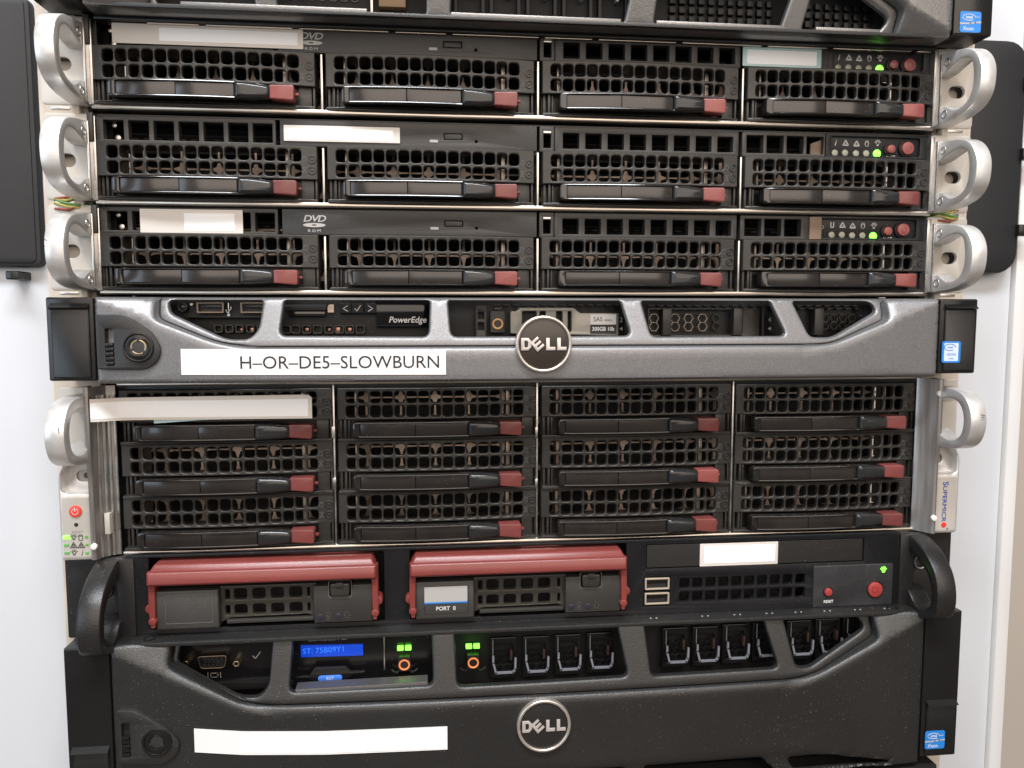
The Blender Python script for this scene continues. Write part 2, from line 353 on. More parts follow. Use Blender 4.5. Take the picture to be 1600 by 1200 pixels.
# ================================================================== DRIVE TRAYS
TW = 105.4
def bow(x): return 3.6 * (1 - ((x - 46) / 60.0) ** 2)
def bend(mb, f=1.0): return mb.map(lambda x, y, z: (x, y - f * bow(x), z))
TRAY = {}
def build_tray_meshes():
    g = MB(); NH = 24; X0, PW = 4.18, 6.24
    def ringpts(cx, cz, hx, hz, rad):
        return roundpoly([(cx - hx, cz - hz), (cx + hx, cz - hz), (cx + hx, cz + hz), (cx - hx, cz + hz)], rad, 3)
    for (zc, za, zb_) in ((23.7, 20.0, 28.2), (16.3, 12.4, 20.0)):
        for c in range(15):
            xc = X0 + PW * (c + .5); xa, xb = X0 + PW * c, X0 + PW * (c + 1)
            core = ringpts(xc, zc, 2.62, 2.95, 1.75); n = len(core); base = len(g.v)
            for (x, z) in core:                                  # project the hole outline onto the cell's border
                dx, dz = x - xc, z - zc
                k = min((((xb - xc) if dx > 0 else (xa - xc)) / dx) if abs(dx) > 1e-6 else 9e9, (((zb_ - zc) if dz > 0 else (za - zc)) / dz) if abs(dz) > 1e-6 else 9e9)
                g.v.append((xc + dx * k, 0, zc + dz * k))
            for d, y in ((.55, 0), (.36, .06), (.12, .24), (0, .6), (0, 2.8)):
                for (x, z) in inset(ccw(core), -d): g.v.append((x, y, z))
            for L in range(5):
                for i in range(n):
                    j = (i + 1) % n; g.f.append((base + L * n + i, base + L * n + j, base + (L + 1) * n + j, base + (L + 1) * n + i))
            # corner fillers between border points and the true cell corners
            pts = [g.v[base + i] for i in range(n)]
            for (qx, qz) in ((xa, za), (xb, za), (xb, zb_), (xa, zb_)):
                for i in range(n):
                    p, q = pts[i], pts[(i + 1) % n]
                    onx = abs(p[0] - qx) < 1e-4 or abs(q[0] - qx) < 1e-4; onz = abs(p[2] - qz) < 1e-4 or abs(q[2] - qz) < 1e-4
                    if onx and onz and abs(p[0] - q[0]) > 1e-4 and abs(p[2] - q[2]) > 1e-4:
                        g.v.append((qx, 0, qz)); g.f.append((base + i, base + (i + 1) % n, len(g.v) - 1))
    def sheet(x0, x1):
        n = max(1, int((x1 - x0) / 2)); b_ = len(g.v)
        for i in range(n + 1):
            for z in (12.4, 20.0, 28.2): g.v.append((x0 + (x1 - x0) * i / n, 0, z))
        for i in range(n):
            for k in (0, 1): g.f.append((b_ + i * 3 + k, b_ + i * 3 + 3 + k, b_ + i * 3 + 4 + k, b_ + i * 3 + 1 + k))
    sheet(.6, X0); sheet(X0 + 15 * PW, TW - .6)
    for z0_, z1_, zi in ((28.2, 28.55, 1), (12.4, 12.05, -1)):      # rounded long edges
        b_ = len(g.v); n = 50
        for i in range(n + 1):
            x = .6 + (TW - 1.2) * i / n
            g.v += [(x, 0, z0_), (x, .12, z0_ + .22 * zi), (x, .45, z1_), (x, 3, z1_)]
        for i in range(n):
            for k in range(3): g.f.append((b_ + 4 * i + k, b_ + 4 * i + 4 + k, b_ + 4 * i + 5 + k, b_ + 4 * i + 1 + k))
    for xs, sg in ((.6, -1), (TW - .6, 1)):
        b_ = len(g.v)
        for z in (12.05, 28.55): g.v += [(xs, 0, z), (xs + .25 * sg, .15, z), (xs + .4 * sg, .5, z), (xs + .4 * sg, 14, z)]
        for k in range(3): g.f.append((b_ + k, b_ + k + 1, b_ + 5 + k, b_ + 4 + k))
    g.prism(dens(rr(0.6, TW - .6, 27.2, 28.0, 0), 5), 1.5, 14); g.prism(dens(rr(0.6, TW - .6, 12.6, 13.3, 0), 5), 1.5, 9)
    
    bend(g)
    TRAY['g'] = mesh_of(g, 'grille', PLAS, smooth=50)
    b = MB().prism(dens(rr(.3, TW - .3, .5, 2.3, .5, 2), 4), -.6, 12, .4)
    b.prism(dens(rr(.6, TW - .6, 2.0, 12.6, 0), 6), 6.2, 9)
    b.box(1.0, 2.2, 2.5, 8, 2, 12.6, .2); b.box(3.4, 4.6, 1.5, 8, 2.4, 12.2, .2); b.box(5.4, 6.3, 2.5, 8, 2.4, 12.2, .2)
    b.box(TW - 8.5, TW - 2.4, 2.5, 8, 2.3, 12.4, .3); b.box(TW - 1.6, TW - .6, 1.4, 8, 2.3, 12.4, .2)
    TRAY['b'] = mesh_of(bend(b), 'tray_base', PLAS)
    # lever: bar with a raised rim round a long window, waisted neck
    zt = lambda x: 11.4
    bar = [(8.5, 3.2), (68, 3.1), (77, 3.3), (84.5, 3.9), (84.5, 10.0), (79, 10.8), (68, 11.3), (8.5, 11.2)]
    bar = roundpoly(bar, [1.5, 0, 0, 0, 0, 0, 0, 1.5], 2)
    l = MB().prism([dens(bar, 4), dens(rr(12.0, 69.0, 4.1, 10.4, .5, 2), 4)], -3.4, 4, .45)
    l.prism(dens([(68.7, 3.6), (76, 3.8), (83.5, 4.3), (83.5, 9.6), (78, 10.3), (68.7, 10.9)], 3), -4.0, 2, .9)
    TRAY['l'] = mesh_of(bend(l, 1.7), 'lever', GLOSS)
    TRAY['v'] = mesh_of(bend(MB().prism(dens(rr(40.4, 67.2, 4.2, 10.3, .2, 1), 4), -2.7, 2, .1), 1.7), 'label_window', WINDOW)
    wn = MB().prism(dens(rr(12.2, 40.05, 4.2, 10.3, .2, 1), 4), -2.7, 2, .1)
    TRAY['w'] = mesh_of(bend(wn, 1.7), 'label_window', WINDOW)
    gp = MB().prism(dens([(67.6, 3.1), (74, 3.2), (79, 3.6), (84.6, 4.2), (84.6, 9.9), (80, 10.6), (75, 11.1), (67.6, 11.3)], 2), -4.9, 0, 1.9)
    TRAY['n'] = mesh_of(bend(gp, 1.7), 'grip', GRIP, smooth=60)
    rd = MB().prism(roundpoly([(83.4, 4.1), (94.6, 3.2), (95.6, 3.6), (95.8, 10.0), (94.8, 10.6), (84.0, 10.5)], .5, 2), -5.2, 2, .45)
    rd.map(lambda x, y, z: (x, (y + (x - 84) * -.06) if y < -3 else y, z))
    rd.box(95.8, 97.6, -2.2, 0, 6.4, 7.6, .2)
    TRAY['r'] = mesh_of(rd.map(lambda x, y, z: (x, y - 2.2, z)), 'release_tab', RED)
    for k, zc in (('a', 21.9), ('c', 16.5)):
        li = MB().prism([circ(TW - 2.9, zc, 2.1), circ(TW - 2.9, zc, 1.5)], -.42, .5, .12)
        li.prism(circ(TW - 2.9, zc, 1.5, 16), .15, .9, .1); li.prism(circ(TW - 2.9, zc, .65, 10), -.25, .6, .2)
        TRAY[k] = mesh_of(bend(li), 'indicator_light', GRIP)
    s = MB(); sx, w_ = TW - 6.5, .28
    s.stroke(roundpoly(rr(sx - .8, sx + .8, 20.6, 23.4, 0), .7, 2), w_, -.25, .3, True); s.stroke([(sx - .8, 22.7), (sx + .8, 22.7)], .25, -.25)
    s.stroke([(sx - 1.0, 15.1), (sx + 1.0, 18.1)], w_, -.25, .3); s.stroke([(sx + 1.0, 15.1), (sx - 1.0, 18.1)], w_, -.25, .3)
    s.stroke(circ(sx, 17.4, .6, 8), .22, -.25, .3, True); s.stroke(circ(sx, 15.7, .6, 8), .22, -.25, .3, True)
    TRAY['s'] = mesh_of(bend(s), 'symbol', DIMINK)
    # sheet metal guard 26 mm behind the grille: two rows of big eight-sided openings
    o8 = []
    for r in (0, 1):
        for c in range(-1, 6):
            x0 = 13.2 + 18.9 * (c - 1) + .55; x1 = x0 + 17.8; z0, z1 = ((21.0, 33.0), (8.2, 20.2))[r]
            x0 = max(x0, .8); x1 = min(x1, TW - .8)
            if x1 - x0 < 7: continue
            o8.append(roundpoly([(x0, z0), (x1, z0), (x1, z1), (x0, z1)], 3.4, 2))
    ins = MB().prism([rr(-1, TW + 1, 6.5, 34, 0)] + o8, 26, 27.2)
    TRAY['i'] = mesh_of(ins, 'inner_guard', TAN)
    TRAY['k'] = mesh_of(MB().box(88.6, 90.6, 5.0, 12, 12.8, 27.3, .3), 'metal_blade', BLADE)
    TRAY['m'] = mesh_of(MB().box(8.7, 9.7, 3.2, 14, 12.8, 27.3, .2), 'metal_blade', BLADE)
    bk = MB().box(0, TW, 44, 46, -2, 36)
    for c in range(5): bk.box(4 + 20 * c, 16 + 20 * c, 40, 44, 14 + (c % 2) * 3, 24, .5)
    TRAY['x'] = mesh_of(bk, 'backplane', DARK)
build_tray_meshes()
TRAYPARTS = [('l', 'lever'), ('w', 'label_window'), ('n', 'grip'), ('r', 'release_tab'), ('a', 'indicator_light'), ('c', 'indicator_light'),
             ('s', 'symbol'), ('b', 'tray_base'), ('i', 'inner_guard'), ('k', 'metal_blade'), ('m', 'metal_blade'), ('v', 'label_window'), ('x', 'backplane')]
def tray(parent, x, z, y=0.0):
    base = WL[parent.name]
    t = bpy.data.objects.new('drive_tray', TRAY['g']); C.objects.link(t); t.parent = parent
    t.location = ((x - base[0] + random.uniform(-.25, .25)) * S, (y - base[1] + random.uniform(-.4, .4)) * S, (z - base[2] + random.uniform(-.12, .12)) * S)
    t.rotation_euler = (0, math.radians(random.uniform(-.07, .07)), math.radians(random.uniform(-.15, .15)))
    for k, nm in TRAYPARTS:
        c = bpy.data.objects.new(nm, TRAY[k]); C.objects.link(c); c.parent = t
        if k == 'r': c.rotation_euler = (0, 0, math.radians(random.uniform(-.3, .5)))
    return t

# ================================================================== HANDLES AND EARS
OUT1 = [(0, 39), (8, 37.8), (17, 36.6), (24, 35.2), (29, 32.8), (33, 28.8), (35.4, 24), (36, 19), (35.2, 12.5), (32.4, 7.8), (27, 4.2), (18, 1.8), (8, 1), (0, .6)]
IN1 = [(0, 27), (4, 27.2), (8, 28), (12, 29.3), (17, 30.6), (22, 31), (26.2, 29.6), (28.8, 26.4), (29.9, 20), (29.4, 14), (27, 9.4), (22, 6.9), (16, 6.4), (12, 8.2), (8, 10.4), (4, 10.8), (0, 9.6)]
def c_handle(outp, inp, z0, xin, xout, sgn, y0=0.0, b=1.5):
    poly = [(u, v + z0) for u, v in outp] + [(u, v + z0) for u, v in reversed(inp)]
    return MB().prism(poly, xin, xout, .7, b, swap=lambda u, v, w_: (sgn * w_, y0 - u, v))
def spline(p, n=3):
    o = []
    for i in range(len(p) - 1):
        a, b, c, d = (Vector(p[max(i - 1, 0)]), Vector(p[i]), Vector(p[i + 1]), Vector(p[min(i + 2, len(p) - 1)]))
        for k in range(n):
            t = k / n; q = .5 * ((2 * b) + (c - a) * t + (2 * a - 5 * b + 4 * c - d) * t * t + (3 * b - a - 3 * c + d) * t ** 3); o.append((q.x, q.y))
    o.append(tuple(p[-1])); return o
OUT1 = spline(OUT1); IN1 = spline(IN1)
def ear_1u(root, z0, sgn):
    a, b = sorted((sgn * 217.2, sgn * 241.2))
    e = part('ear', MB().prism([rr(a, b, z0 + .8, z0 + 42.5, 2.2), rr(sgn * 231.3 - 4.6, sgn * 231.3 + 4.6, z0 + 16.8, z0 + 23.2, 3.1, 4)], 0, 2.2, .5), EARM, root)
    part('slot_lining', MB().prism([rr(sgn * 231.3 - 5.0, sgn * 231.3 + 5.0, z0 + 16.4, z0 + 23.6, 3.3, 4), rr(sgn * 231.3 - 4.4, sgn * 231.3 + 4.4, z0 + 17, z0 + 23.0, 3, 4)], 1.9, 6, .1), CAPB, e)
    a, b = sorted((sgn * 215.6, sgn * 218.2))
    part('side_flange', MB().box(a, b, -3.2, 6, z0 + .6, z0 + 41.0, .8), STEEL, root)
    a, b = sorted((sgn * 217.9, sgn * 219.0))
    part('side_bracket', MB().box(a, b, -5.5, 4, z0 + 1.4, z0 + 38.0, .5), STEEL, root)
    h = part('handle', c_handle(OUT1, IN1, z0, 219.0, 227.6, sgn, b=1.0), ALU, root, smooth=30)
    for (yy, zz) in ((-8.5, 32.6), (-8.0, 5.9)):
        m = MB().prism([circ(-yy, zz + z0, 2.4, 16), circ(-yy, zz + z0, 1.5, 16)], 218.75, 220.4, .25, swap=lambda u, v, w_: (sgn * w_, -u, v))
        m.prism(circ(-yy, zz + z0, 1.5, 12), 219.4, 220.4, .2, swap=lambda u, v, w_: (sgn * w_, -u, v))
        part('screw', m, STEEL, h)

# ================================================================== SLIM FOUR-BAY SERVERS
TX = [-216.2, -105.9, 2.9, 112.0]
def window_strip(x0, x1, z0, z1, wins, y=0.6):
    return MB().prism([rr(x0, x1, z0, z1, .4, 1)] + [rr(a, b, c, d, .25, 1) for a, b, c, d in wins], y, y + 5, .28)
def fan_back(root, x0, x1, z0, z1, seed):
    random.seed(seed); m = MB().box(x0, x1, 26, 28, z0, z1)
    part('fan_guard', m, DARK, root)
    d = MB(); x = x0 + 3
    while x < x1 - 4:
        d.box(x, x + 3.2, 21, 22, z0 + 6.2 + random.uniform(-.4, .4), z0 + 6.7, 0); x += 5.9
    d.tube([(x0 + 1, 18, z0 + 8.2), (x0 + (x1 - x0) * .5, 17, z0 + 7.5), (x1 - 1, 18, z0 + 8.1)], .35, 6)
    part('fan_fins', d, PLAS2, root)
def led(cx, cz, r, y, m, parent, name='status_light'):
    return part(name, MB().prism(circ(cx, cz, r, 14), y - .35, y + 1.2, .3), m, parent)
def icons(kind, x, z, y, k=1.0):
    m = MB(); w_ = .34 * k
    if kind == 'i': m.stroke([(x - .1, z - 1.2), (x + .35, z + .5)], w_, y); m.stroke([(x + .5, z + 1.2), (x + .55, z + 1.4)], w_, y)
    if kind == 'net':
        m.stroke([(x - 1.6, z - 1.2), (x, z + 1.5), (x + 1.6, z - 1.2)], w_ * 1.2, y, .15, True); m.stroke(circ(x, z - .2, .6, 8), w_, y, .15, True)
    if kind == 'disk': m.stroke(roundpoly(rr(x - .9, x + .9, z - 1.4, z + 1.4, 0), .6, 2), w_, y, .15, True); m.stroke([(x - .9, z + .8), (x + .9, z + .8)], w_ * .7, y)
    if kind == 'u': m.stroke([(x - .8, z + 1.4), (x - .8, z - 1.2), (x + .8, z - 1.2), (x + .8, z + 1.4)], w_, y)
    if kind == 'sun':
        m.stroke(circ(x, z + .2, .8, 10), w_, y, .15, True); m.stroke([(x - .4, z - 1), (x + .4, z - 1)], w_, y)
        for a in (20, 55, 90, 125, 160): c, s_ = math.cos(math.radians(a)), math.sin(math.radians(a)); m.stroke([(x + 1.2 * c, z + .2 + 1.2 * s_), (x + 1.8 * c, z + .2 + 1.8 * s_)], w_ * .8, y)
    return m
def tape(x0, x1, z0, z1, y, d=.2, r=.3): return MB().prism(rr(x0, x1, z0, z1, r, 2), y, y + d, .05)
def dvd_mark(root, px, py, y):
    x, z = at(px, py, y)
    m = text('DVD', 3.2, x, z + 1.6, y - .1, sx=1.25, shear=.25, bold=.012, gap=.88)
    m.add(text('ROM', 1.3, x, z - 4.4, y - .1, sx=1.3, bold=.012, gap=1.5))
    m.prism([[(x + 5.6 * math.cos(t), z - 1.5 + 1.05 * math.sin(t)) for t in [k * math.pi / 12 for k in range(24)]],
             [(x + 1.3 * math.cos(t), z - 1.5 + .35 * math.sin(t)) for t in [k * math.pi / 8 for k in range(16)]]], y - .1, y + .1)
    return part('printed_mark', m, GREYINK, root)

LEFT_WIN = [-213.4 + 11.85 * k for k in range(7)]
def slim_server(n, z0, label, left, ctrl):
    root = thing('rack_server', label, 'server', (0, 0, z0), 'slim four-bay servers with bright handles')
    part('chassis', MB().box(-216, 216, 47, 300, z0 + .5, z0 + 42.8), DARK, root)
    ch = MB().box(-217, 217, 3, 60, z0 + 42.4, z0 + 43.2); ch.box(-217, 217, 3, 60, z0 - .9, z0 + .1)
    part('top_cover', ch, SATB, root)
    lip = MB().prism(rr(-217.6, 218.2, z0 - 1.25, z0 + 1.35, .9, 3), -2.0, 8, .9)
    part('bottom_lip', lip, LIPM, root)
    for s in (-1, 1): ear_1u(root, z0, s)
    for x in (-107.9, 1.0, 110.1): part('bay_divider', MB().box(x - .55, x + .5, -.8, 16, z0 + .8, z0 + 28.4, .25), STEEL, root)
    part('left_jamb', MB().box(-218.0, -216.4, -3.0, 12, z0 + .8, z0 + 28.6, .4), STEEL, root)
    part('corner_post', MB().box(-219.2, -216.2, -4.5, 8, z0 + 28.6, z0 + 42.2, .8), PLAS2, root)
    for x in TX: tray(root, x, z0 + .5)
    zt, zb = z0 + 42.0, z0 + 29.0
    # left section
    if left == 'windows':
        wins = [(x, x + 9.6, z0 + 30.6, z0 + 39.9) for x in LEFT_WIN]
        part('vent_panel', window_strip(-216.2, -131.2, zb, zt, wins), PLAS2, root)
        fan_back(root, -216, -130, zb, zt, 3)
    elif left == 'windows_short':
        wins = [(x, x + 9.6, z0 + 30.6, z0 + 39.9) for x in LEFT_WIN]
        part('vent_panel', window_strip(-216.2, -131.2, zb, zt, wins), PLAS2, root)
        fan_back(root, -216, -130, zb, zt, 5)
    else:
        part('vent_panel', window_strip(-216.2, -131.2, zb, zt, [(-214.5, -205.0, z0 + 29.8, z0 + 41.4)]), DKPL, root)
        fan_back(root, -216, -130, zb, zt, 9)
    part('screw', MB().prism(circ(-210.3, z0 + 38.8, 1.4, 12), 6.5, 8, .5), STEEL, root); part('screw', MB().prism(circ(-209.6, z0 + 33.0, 1.7, 12), 8.5, 10, .6), STEEL, root)
    # optical drive
    od = MB().prism([rr(-129.0, 0.6, zb + .2, zt, .4, 1), rr(-47.4, -37.8, z0 + 34.0, z0 + 37.2, .3, 1), circ(-30.8, z0 + 33.4, .75, 12)], .2, 4, .25)
    o = part('optical_drive', od, PLAS2, root)
    part('eject_button', MB().prism(rr(-47.0, -38.2, z0 + 34.3, z0 + 36.9, .3, 1), .35, 3, .25), PLAS2, o)
    part('drive_light', MB().prism(rr(-54.6, -50.4, z0 + 32.4, z0 + 33.8, .2, 1), -.1, 1, .1), GREYINK, o)
    # third bay vents: one narrow window, then eight square ones
    wins = [(14.3 + 11.87 * k, 22.9 + 11.87 * k, z0 + 31.0, z0 + 39.0) for k in range(8)]
    part('vent_panel', window_strip(10.0, 109.0, zb, zt, wins), PLAS2, root)
    fan_back(root, 2, 109, zb, zt, 11 + n)
    part('narrow_vent', window_strip(2.0, 9.6, zb, zt, [(4.0, 8.0, z0 + 31.0, z0 + 39.3)], .1), PLAS2, root)
    part('clip', MB().box(4.0, 8.0, .0, 4, z0 + 38.4, z0 + 39.6, .2), STEEL, root)
    # right section: vents and control panel
    if n == 1:
        part('vent_panel', window_strip(111.0, 158, zb, zt, []), PLAS2, root)
    else:
        nw = 4 if n == 2 else 3
        wins = [(113.4 + 11.2 * k, 122.8 + 11.2 * k, z0 + 31.0, z0 + 40.2) for k in range(nw)]
        pn = part('vent_panel', window_strip(111.0, 157.4 if n == 2 else 149.5, zb, zt, wins), PLAS2, root)
        fan_back(root, 111, 157, zb, zt, 21 + n)
        if n == 2: part('inner_card', MB().prism([(150.5, z0 + 31.2), (157.0, z0 + 31.2), (157.0, z0 + 39.4), (150.5, z0 + 37.0)], 3.4, 4.6, 0), BROWN, root)
    y = .4
    x0 = 157.6 if n < 3 else 151.0
    cp = MB().prism([rr(x0, 216.4, zb, zt + .2, .4, 1), rr(x0 + 3, 211.5, zb + 1.6, zt - 1.4, 1.0, 2)], y, 6, .3)
    cpo = part('control_frame', cp, DKPL, root)
    face = part('control_face', MB().prism(rr(x0 + 2.6, 212, zb + 1, zt - 1, .5, 1), 1.6, 5, .1), DKPL, cpo)
    if n == 3: part('side_card', MB().box(149.8, 156.5, -.2, 3, zb + .6, zt - .4, .2), BROWN, root)
    lx = ctrl['led']
    ic = MB()
    for (px, py), kd in zip(ctrl['led'], ctrl['icons']):
        x, z = at(px, py, 1.4); lit = (px, py) == ctrl['lit']
        led(x, z, 1.75 if not lit else 2.1, 1.2, GREENON if lit else LEDOFF, cpo)
        ic.add(icons(kd, x + .3, z + 5.3, 1.35, 1.25))
    part('symbol', ic, WHITEINK, cpo)
    for key, r in (('reset', 2.3), ('power', 3.4)):
        x, z = at(*ctrl[key], 0)
        part('button_collar', MB().prism([circ(x, z, r + 1.2, 20), circ(x, z, r + .25, 20)], .4, 3, .3), DKPL, cpo)
        b = part(key + '_button', MB().prism(circ(x, z, r, 20), -.9, 2, .4), REDB, cpo)
        if key == 'power':
            m2 = MB(); m2.stroke([(x + 1.4 * math.cos(t), z + 1.4 * math.sin(t)) for t in [math.radians(120 + 30 * k) for k in range(11)]], .3, -1.0); m2.stroke([(x, z + .3), (x, z + 1.9)], .3, -1.0)
            cpo2 = part('power_mark', m2, RED, cpo)
    x, z = at(*ctrl['reset'], 1.4)
    part('lettering', text('RESET', 1.35, x, z - 4.2, 1.35, bold=.015), WHITEINK, cpo)
    if n == 3:
        x, z = at(1281, 355, 1.4); part('lettering', text('UID', 2.0, x, z, 1.35), GREYINK, cpo)
        x, z = at(1281, 367, 1.4); part('locator_button', MB().prism([circ(x, z, 1.9, 16), circ(x, z, 1.2, 16)], .9, 3, .2).prism(circ(x, z, 1.1, 12), 1.2, 3, .2), DKPL, cpo)
    return root
c1 = dict(led=[(1309, 106), (1325, 106), (1341, 107), (1357, 107), (1374, 108)], icons=['i', 'net', 'net', 'disk', 'sun'], lit=(1374, 108), reset=(1396, 101), power=(1421, 102))
c2 = dict(led=[(1304, 239), (1320, 239), (1337, 240), (1353, 240), (1370, 240)], icons=['i', 'net', 'net', 'disk', 'sun'], lit=(1370, 240), reset=(1392, 233), power=(1418, 232))
c3 = dict(led=[(1299, 367), (1315, 367), (1331, 368), (1347, 368), (1364, 369)], icons=['u', 'net', 'net', 'disk', 'sun'], lit=(1364, 369), reset=(1387, 361), power=(1411, 359))
Z1, Z2, Z3 = 0.2, -45.4, -89.3
s1 = slim_server(1, Z1, 'slim server with long cream label at top left and pale teal-edged label at top right', 'plain', c1)
s2 = slim_server(2, Z2, 'slim server with a cream label on its optical drive and open vents at top left', 'windows', c2)
s3 = slim_server(3, Z3, 'slim server whose cream label covers the top left vents, directly above the grey bezel server', 'windows_short', c3)
dvd_mark(s1, 486, 62, .2); dvd_mark(s3, 491, 347, .2)

def label_on(root, p0, p1, y, outer, inner0=None, inner1=None, m=TAPE, text_label=None, quad=None):
    (xa, za), (xb, zb) = at(*p0, y), at(*p1, y)
    o = part('name_label', tape(xa, xb, zb, za, y), m, root, text_label)
    if inner0:
        (xc, zc), (xd, zd) = at(*inner0, y - .2), at(*inner1, y - .2)
        part('redaction_patch', tape(xc, xd, zd, zc, y - .12, .2, .1), BRIGHT, o)  # redaction block built as a white patch, not part of the real label
    return o
label_on(s1, (174, 35), (474, 77), -.4, 0, (248, 43), (465, 71), text_label='long cream label tape with a white redaction block')
label_on(s1, (1161, 73), (1283, 107), -.4, 0, (1168, 77), (1276, 103), BLUETAPE, 'pale teal edged label with a white redaction block')
label_on(s2, (443, 195), (625, 224), -.4, 0, (450, 200), (614, 221), text_label='cream label tape with a white redaction block')
label_on(s3, (218, 326), (380, 365), -.4, 0, (287, 333), (367, 361), text_label='cream label tape with a small white redaction block')

# ================================================================== TWELVE-BAY SERVER
zb2 = -221.6
sv = thing('rack_server', 'tall server with three rows of drive trays and folding metal flaps at both sides', 'server', (0, 0, zb2))
part('chassis', MB().box(-213, 216, 47, 300, zb2, -135.5), DARK, sv)
part('bottom_lip', MB().prism(rr(-212, 217, zb2 - 1.2, zb2 + 1.2, .9, 3), -2.0, 10, .9), LIPM, sv)
part('top_lip', MB().prism(rr(-212, 218, -136.2, -134.3, .7, 2), -1.0, 50, .6), LIPM, sv)
part('inner_header', MB().box(-213, 217, 3.5, 10, -139.5, -136.0, .2), SATB, sv)
TX2 = [-211.4, -103.8, 3.2, 110.4]
for x in (-105.2, 1.0, 109.0): part('bay_divider', MB().box(x - .5, x + .4, -.8, 16, zb2 + 1, -136.4, .2), STEEL, sv)
for a in ((-106.3, -104.6, -164, -158), (-106.3, -104.6, -191, -185), (-.1, 1.2, -166, -160), (-.1, 1.2, -193, -188)): part('divider_tab', MB().box(a[0], a[1], -2, 6, a[2], a[3], .2), STEEL, sv)
for r, z in enumerate((-166.6, -194.2, -221.2)):
    for x in TX2: tray(sv, x, z - .1, .6)
# right inner jamb
part('right_jamb', MB().box(216.2, 218.6, -1.5, 12, zb2 + .5, -137, .4), STEEL, sv)
def flap(sgn):
    # folded sheet: stands out 11 mm beside the trays, with hinge ribs
    m = MB()
    yz = lambda z: -11.5 + 1.5 * (1 / (1 + math.exp((z + 176) / 3.0)))
    rows = [-135.6 - k * (86.4) / 28 for k in range(29)]
    prof = lambda z: [(215.0 if sgn > 0 else 212.6, -1.0), (216.5, -2.6), (218.5 if sgn > 0 else 219, yz(z) * .55), (221.5, yz(z)), (222.6, yz(z) - .6), (223.8, yz(z)), (224.0, yz(z) * .5), (224.2, 0)]
    base = 0; nprof = 8
    for z in rows:
        for (x, y) in prof(z): m.v.append((sgn * x, y, z))
    for i in range(len(rows) - 1):
        for k in range(nprof - 1): m.f.append((i * nprof + k, i * nprof + k + 1, (i + 1) * nprof + k + 1, (i + 1) * nprof + k))
    o = part('side_flap', m, BRUSH, sv, smooth=25)
    if sgn < 0:
        r = MB()
        for k, x in enumerate((-219.6, -217.2, -215.2, -213.0)):
            r.tube([(x, -6.6 + 1.6 * k, -140), (x, -6.6 + 1.6 * k, -221.5)], .75, 8)
        part('hinge', r, STEEL, sv)
        part('hinge_knuckle', MB().box(-218.2, -215.6, -7.0, -3, -210, -199.5, .3), EARM, sv)
    zz = (-143.5, -213.0) if sgn > 0 else (-215.0,)
    for z in zz:
        rv = MB().prism(circ(sgn * 222.0, z, 1.6, 14), -11.9, -10.4, .5)
        part('rivet', rv, PAPER, o)
flap(-1); flap(1)
OUT2 = spline([(0, 33), (8, 33), (16, 32.6), (22, 31), (26.5, 27), (29, 21), (29.4, 14), (27.5, 7), (23.5, 2.5), (17, .4), (8, 0), (0, 0)])
IN2 = spline([(0, 24), (5, 24), (8, 25.2), (12, 27), (16, 27.3), (20.5, 25.4), (23.2, 21), (23.8, 15), (22.4, 9), (18.5, 5.6), (13, 5), (9, 7), (6, 9.2), (0, 9.8)])
OUT2 = [(u * 1.24, v) for u, v in OUT2]; IN2 = [(u * 1.27, v) for u, v in IN2]
for sgn in (-1, 1):
    a, b = sorted((sgn * 219, sgn * 240.5))
    part('ear', MB().prism(rr(a, b, -176, -136.6, 1.2), 1.0, 3, .4), EARM, sv)
    h = part('handle', c_handle(OUT2, IN2, -172.6, 222.6, 231.6, sgn, 0, b=1.0), ALU, sv, smooth=30)
    for zz in (-143.6, -168.2):
        m = MB().prism([circ(6.5, zz, 2.2, 16), circ(6.5, zz, 1.3, 16)], 222.3, 224, .25, swap=lambda u, v, w_: (sgn * w_, -u, v))
        m.prism(circ(6.5, zz, 1.3, 12), 222.9, 224, .2, swap=lambda u, v, w_: (sgn * w_, -u, v)); part('screw', m, CAPB, h)
    # control ear: hollow with the mounting slot on top, flat face below
    a, b = sorted((sgn * 221.5, sgn * 240.6))
    pk = roundpoly([(a + (1.6 if sgn < 0 else 0), -189.5), (b - (1.6 if sgn > 0 else 0), -189.5), (b - (1.8 if sgn > 0 else 0), -178), (b - (6 if sgn > 0 else 0), -173.6), (a + (6 if sgn < 0 else 0), -173.6), (a + (1.8 if sgn < 0 else 0), -178)], 3, 4)
    ol = [(a, -223.6), (b, -223.6), (b, -180), (b - 3, -173), (b - 7, -170.5), (a, -170.5)] if sgn > 0 else [(a, -223.6), (b, -223.6), (b, -170.5), (a + 7, -170.5), (a + 3, -173), (a, -180)]
    e = part('control_ear', MB().prism([roundpoly(ol, 2, 3), pk], -4.6, 2.6, 1.0), ALU, sv, smooth=50)
    part('ear_hollow', MB().prism([rr(a + .5, b - .5, -190, -172, 1), rr(sgn * 229.5 - 4.5, sgn * 229.5 + 4.5, -184.6, -179, 2.7, 4)], 1.4, 3.0, .2), ALU, e)
    part('slot_washer', MB().prism([circ(sgn * 229.5, -181.8, 4.2, 18), circ(sgn * 229.5, -181.8, 1.5, 12)], 2.6, 4.6, .3), GREYINK, e)
    fp = part('face_plate', MB().prism(rr(a + 1.5, b - 1.5, -222.2, -191.2, 1.0), -4.9, -4.4, .12), EARM, e)
Yf = -5.0
e = [o for o in bpy.data.objects if o.name.startswith('control_ear')][0]
e2 = [o for o in bpy.data.objects if o.name.startswith('control_ear')][1]
x, z = at(118, 799, Yf)
part('power_button', MB().prism(circ(x, z, 3.0, 24), Yf - .8, Yf + .5, .4), mat('bright_red_button', (.72, .06, .04), .35, emit=.12), e)
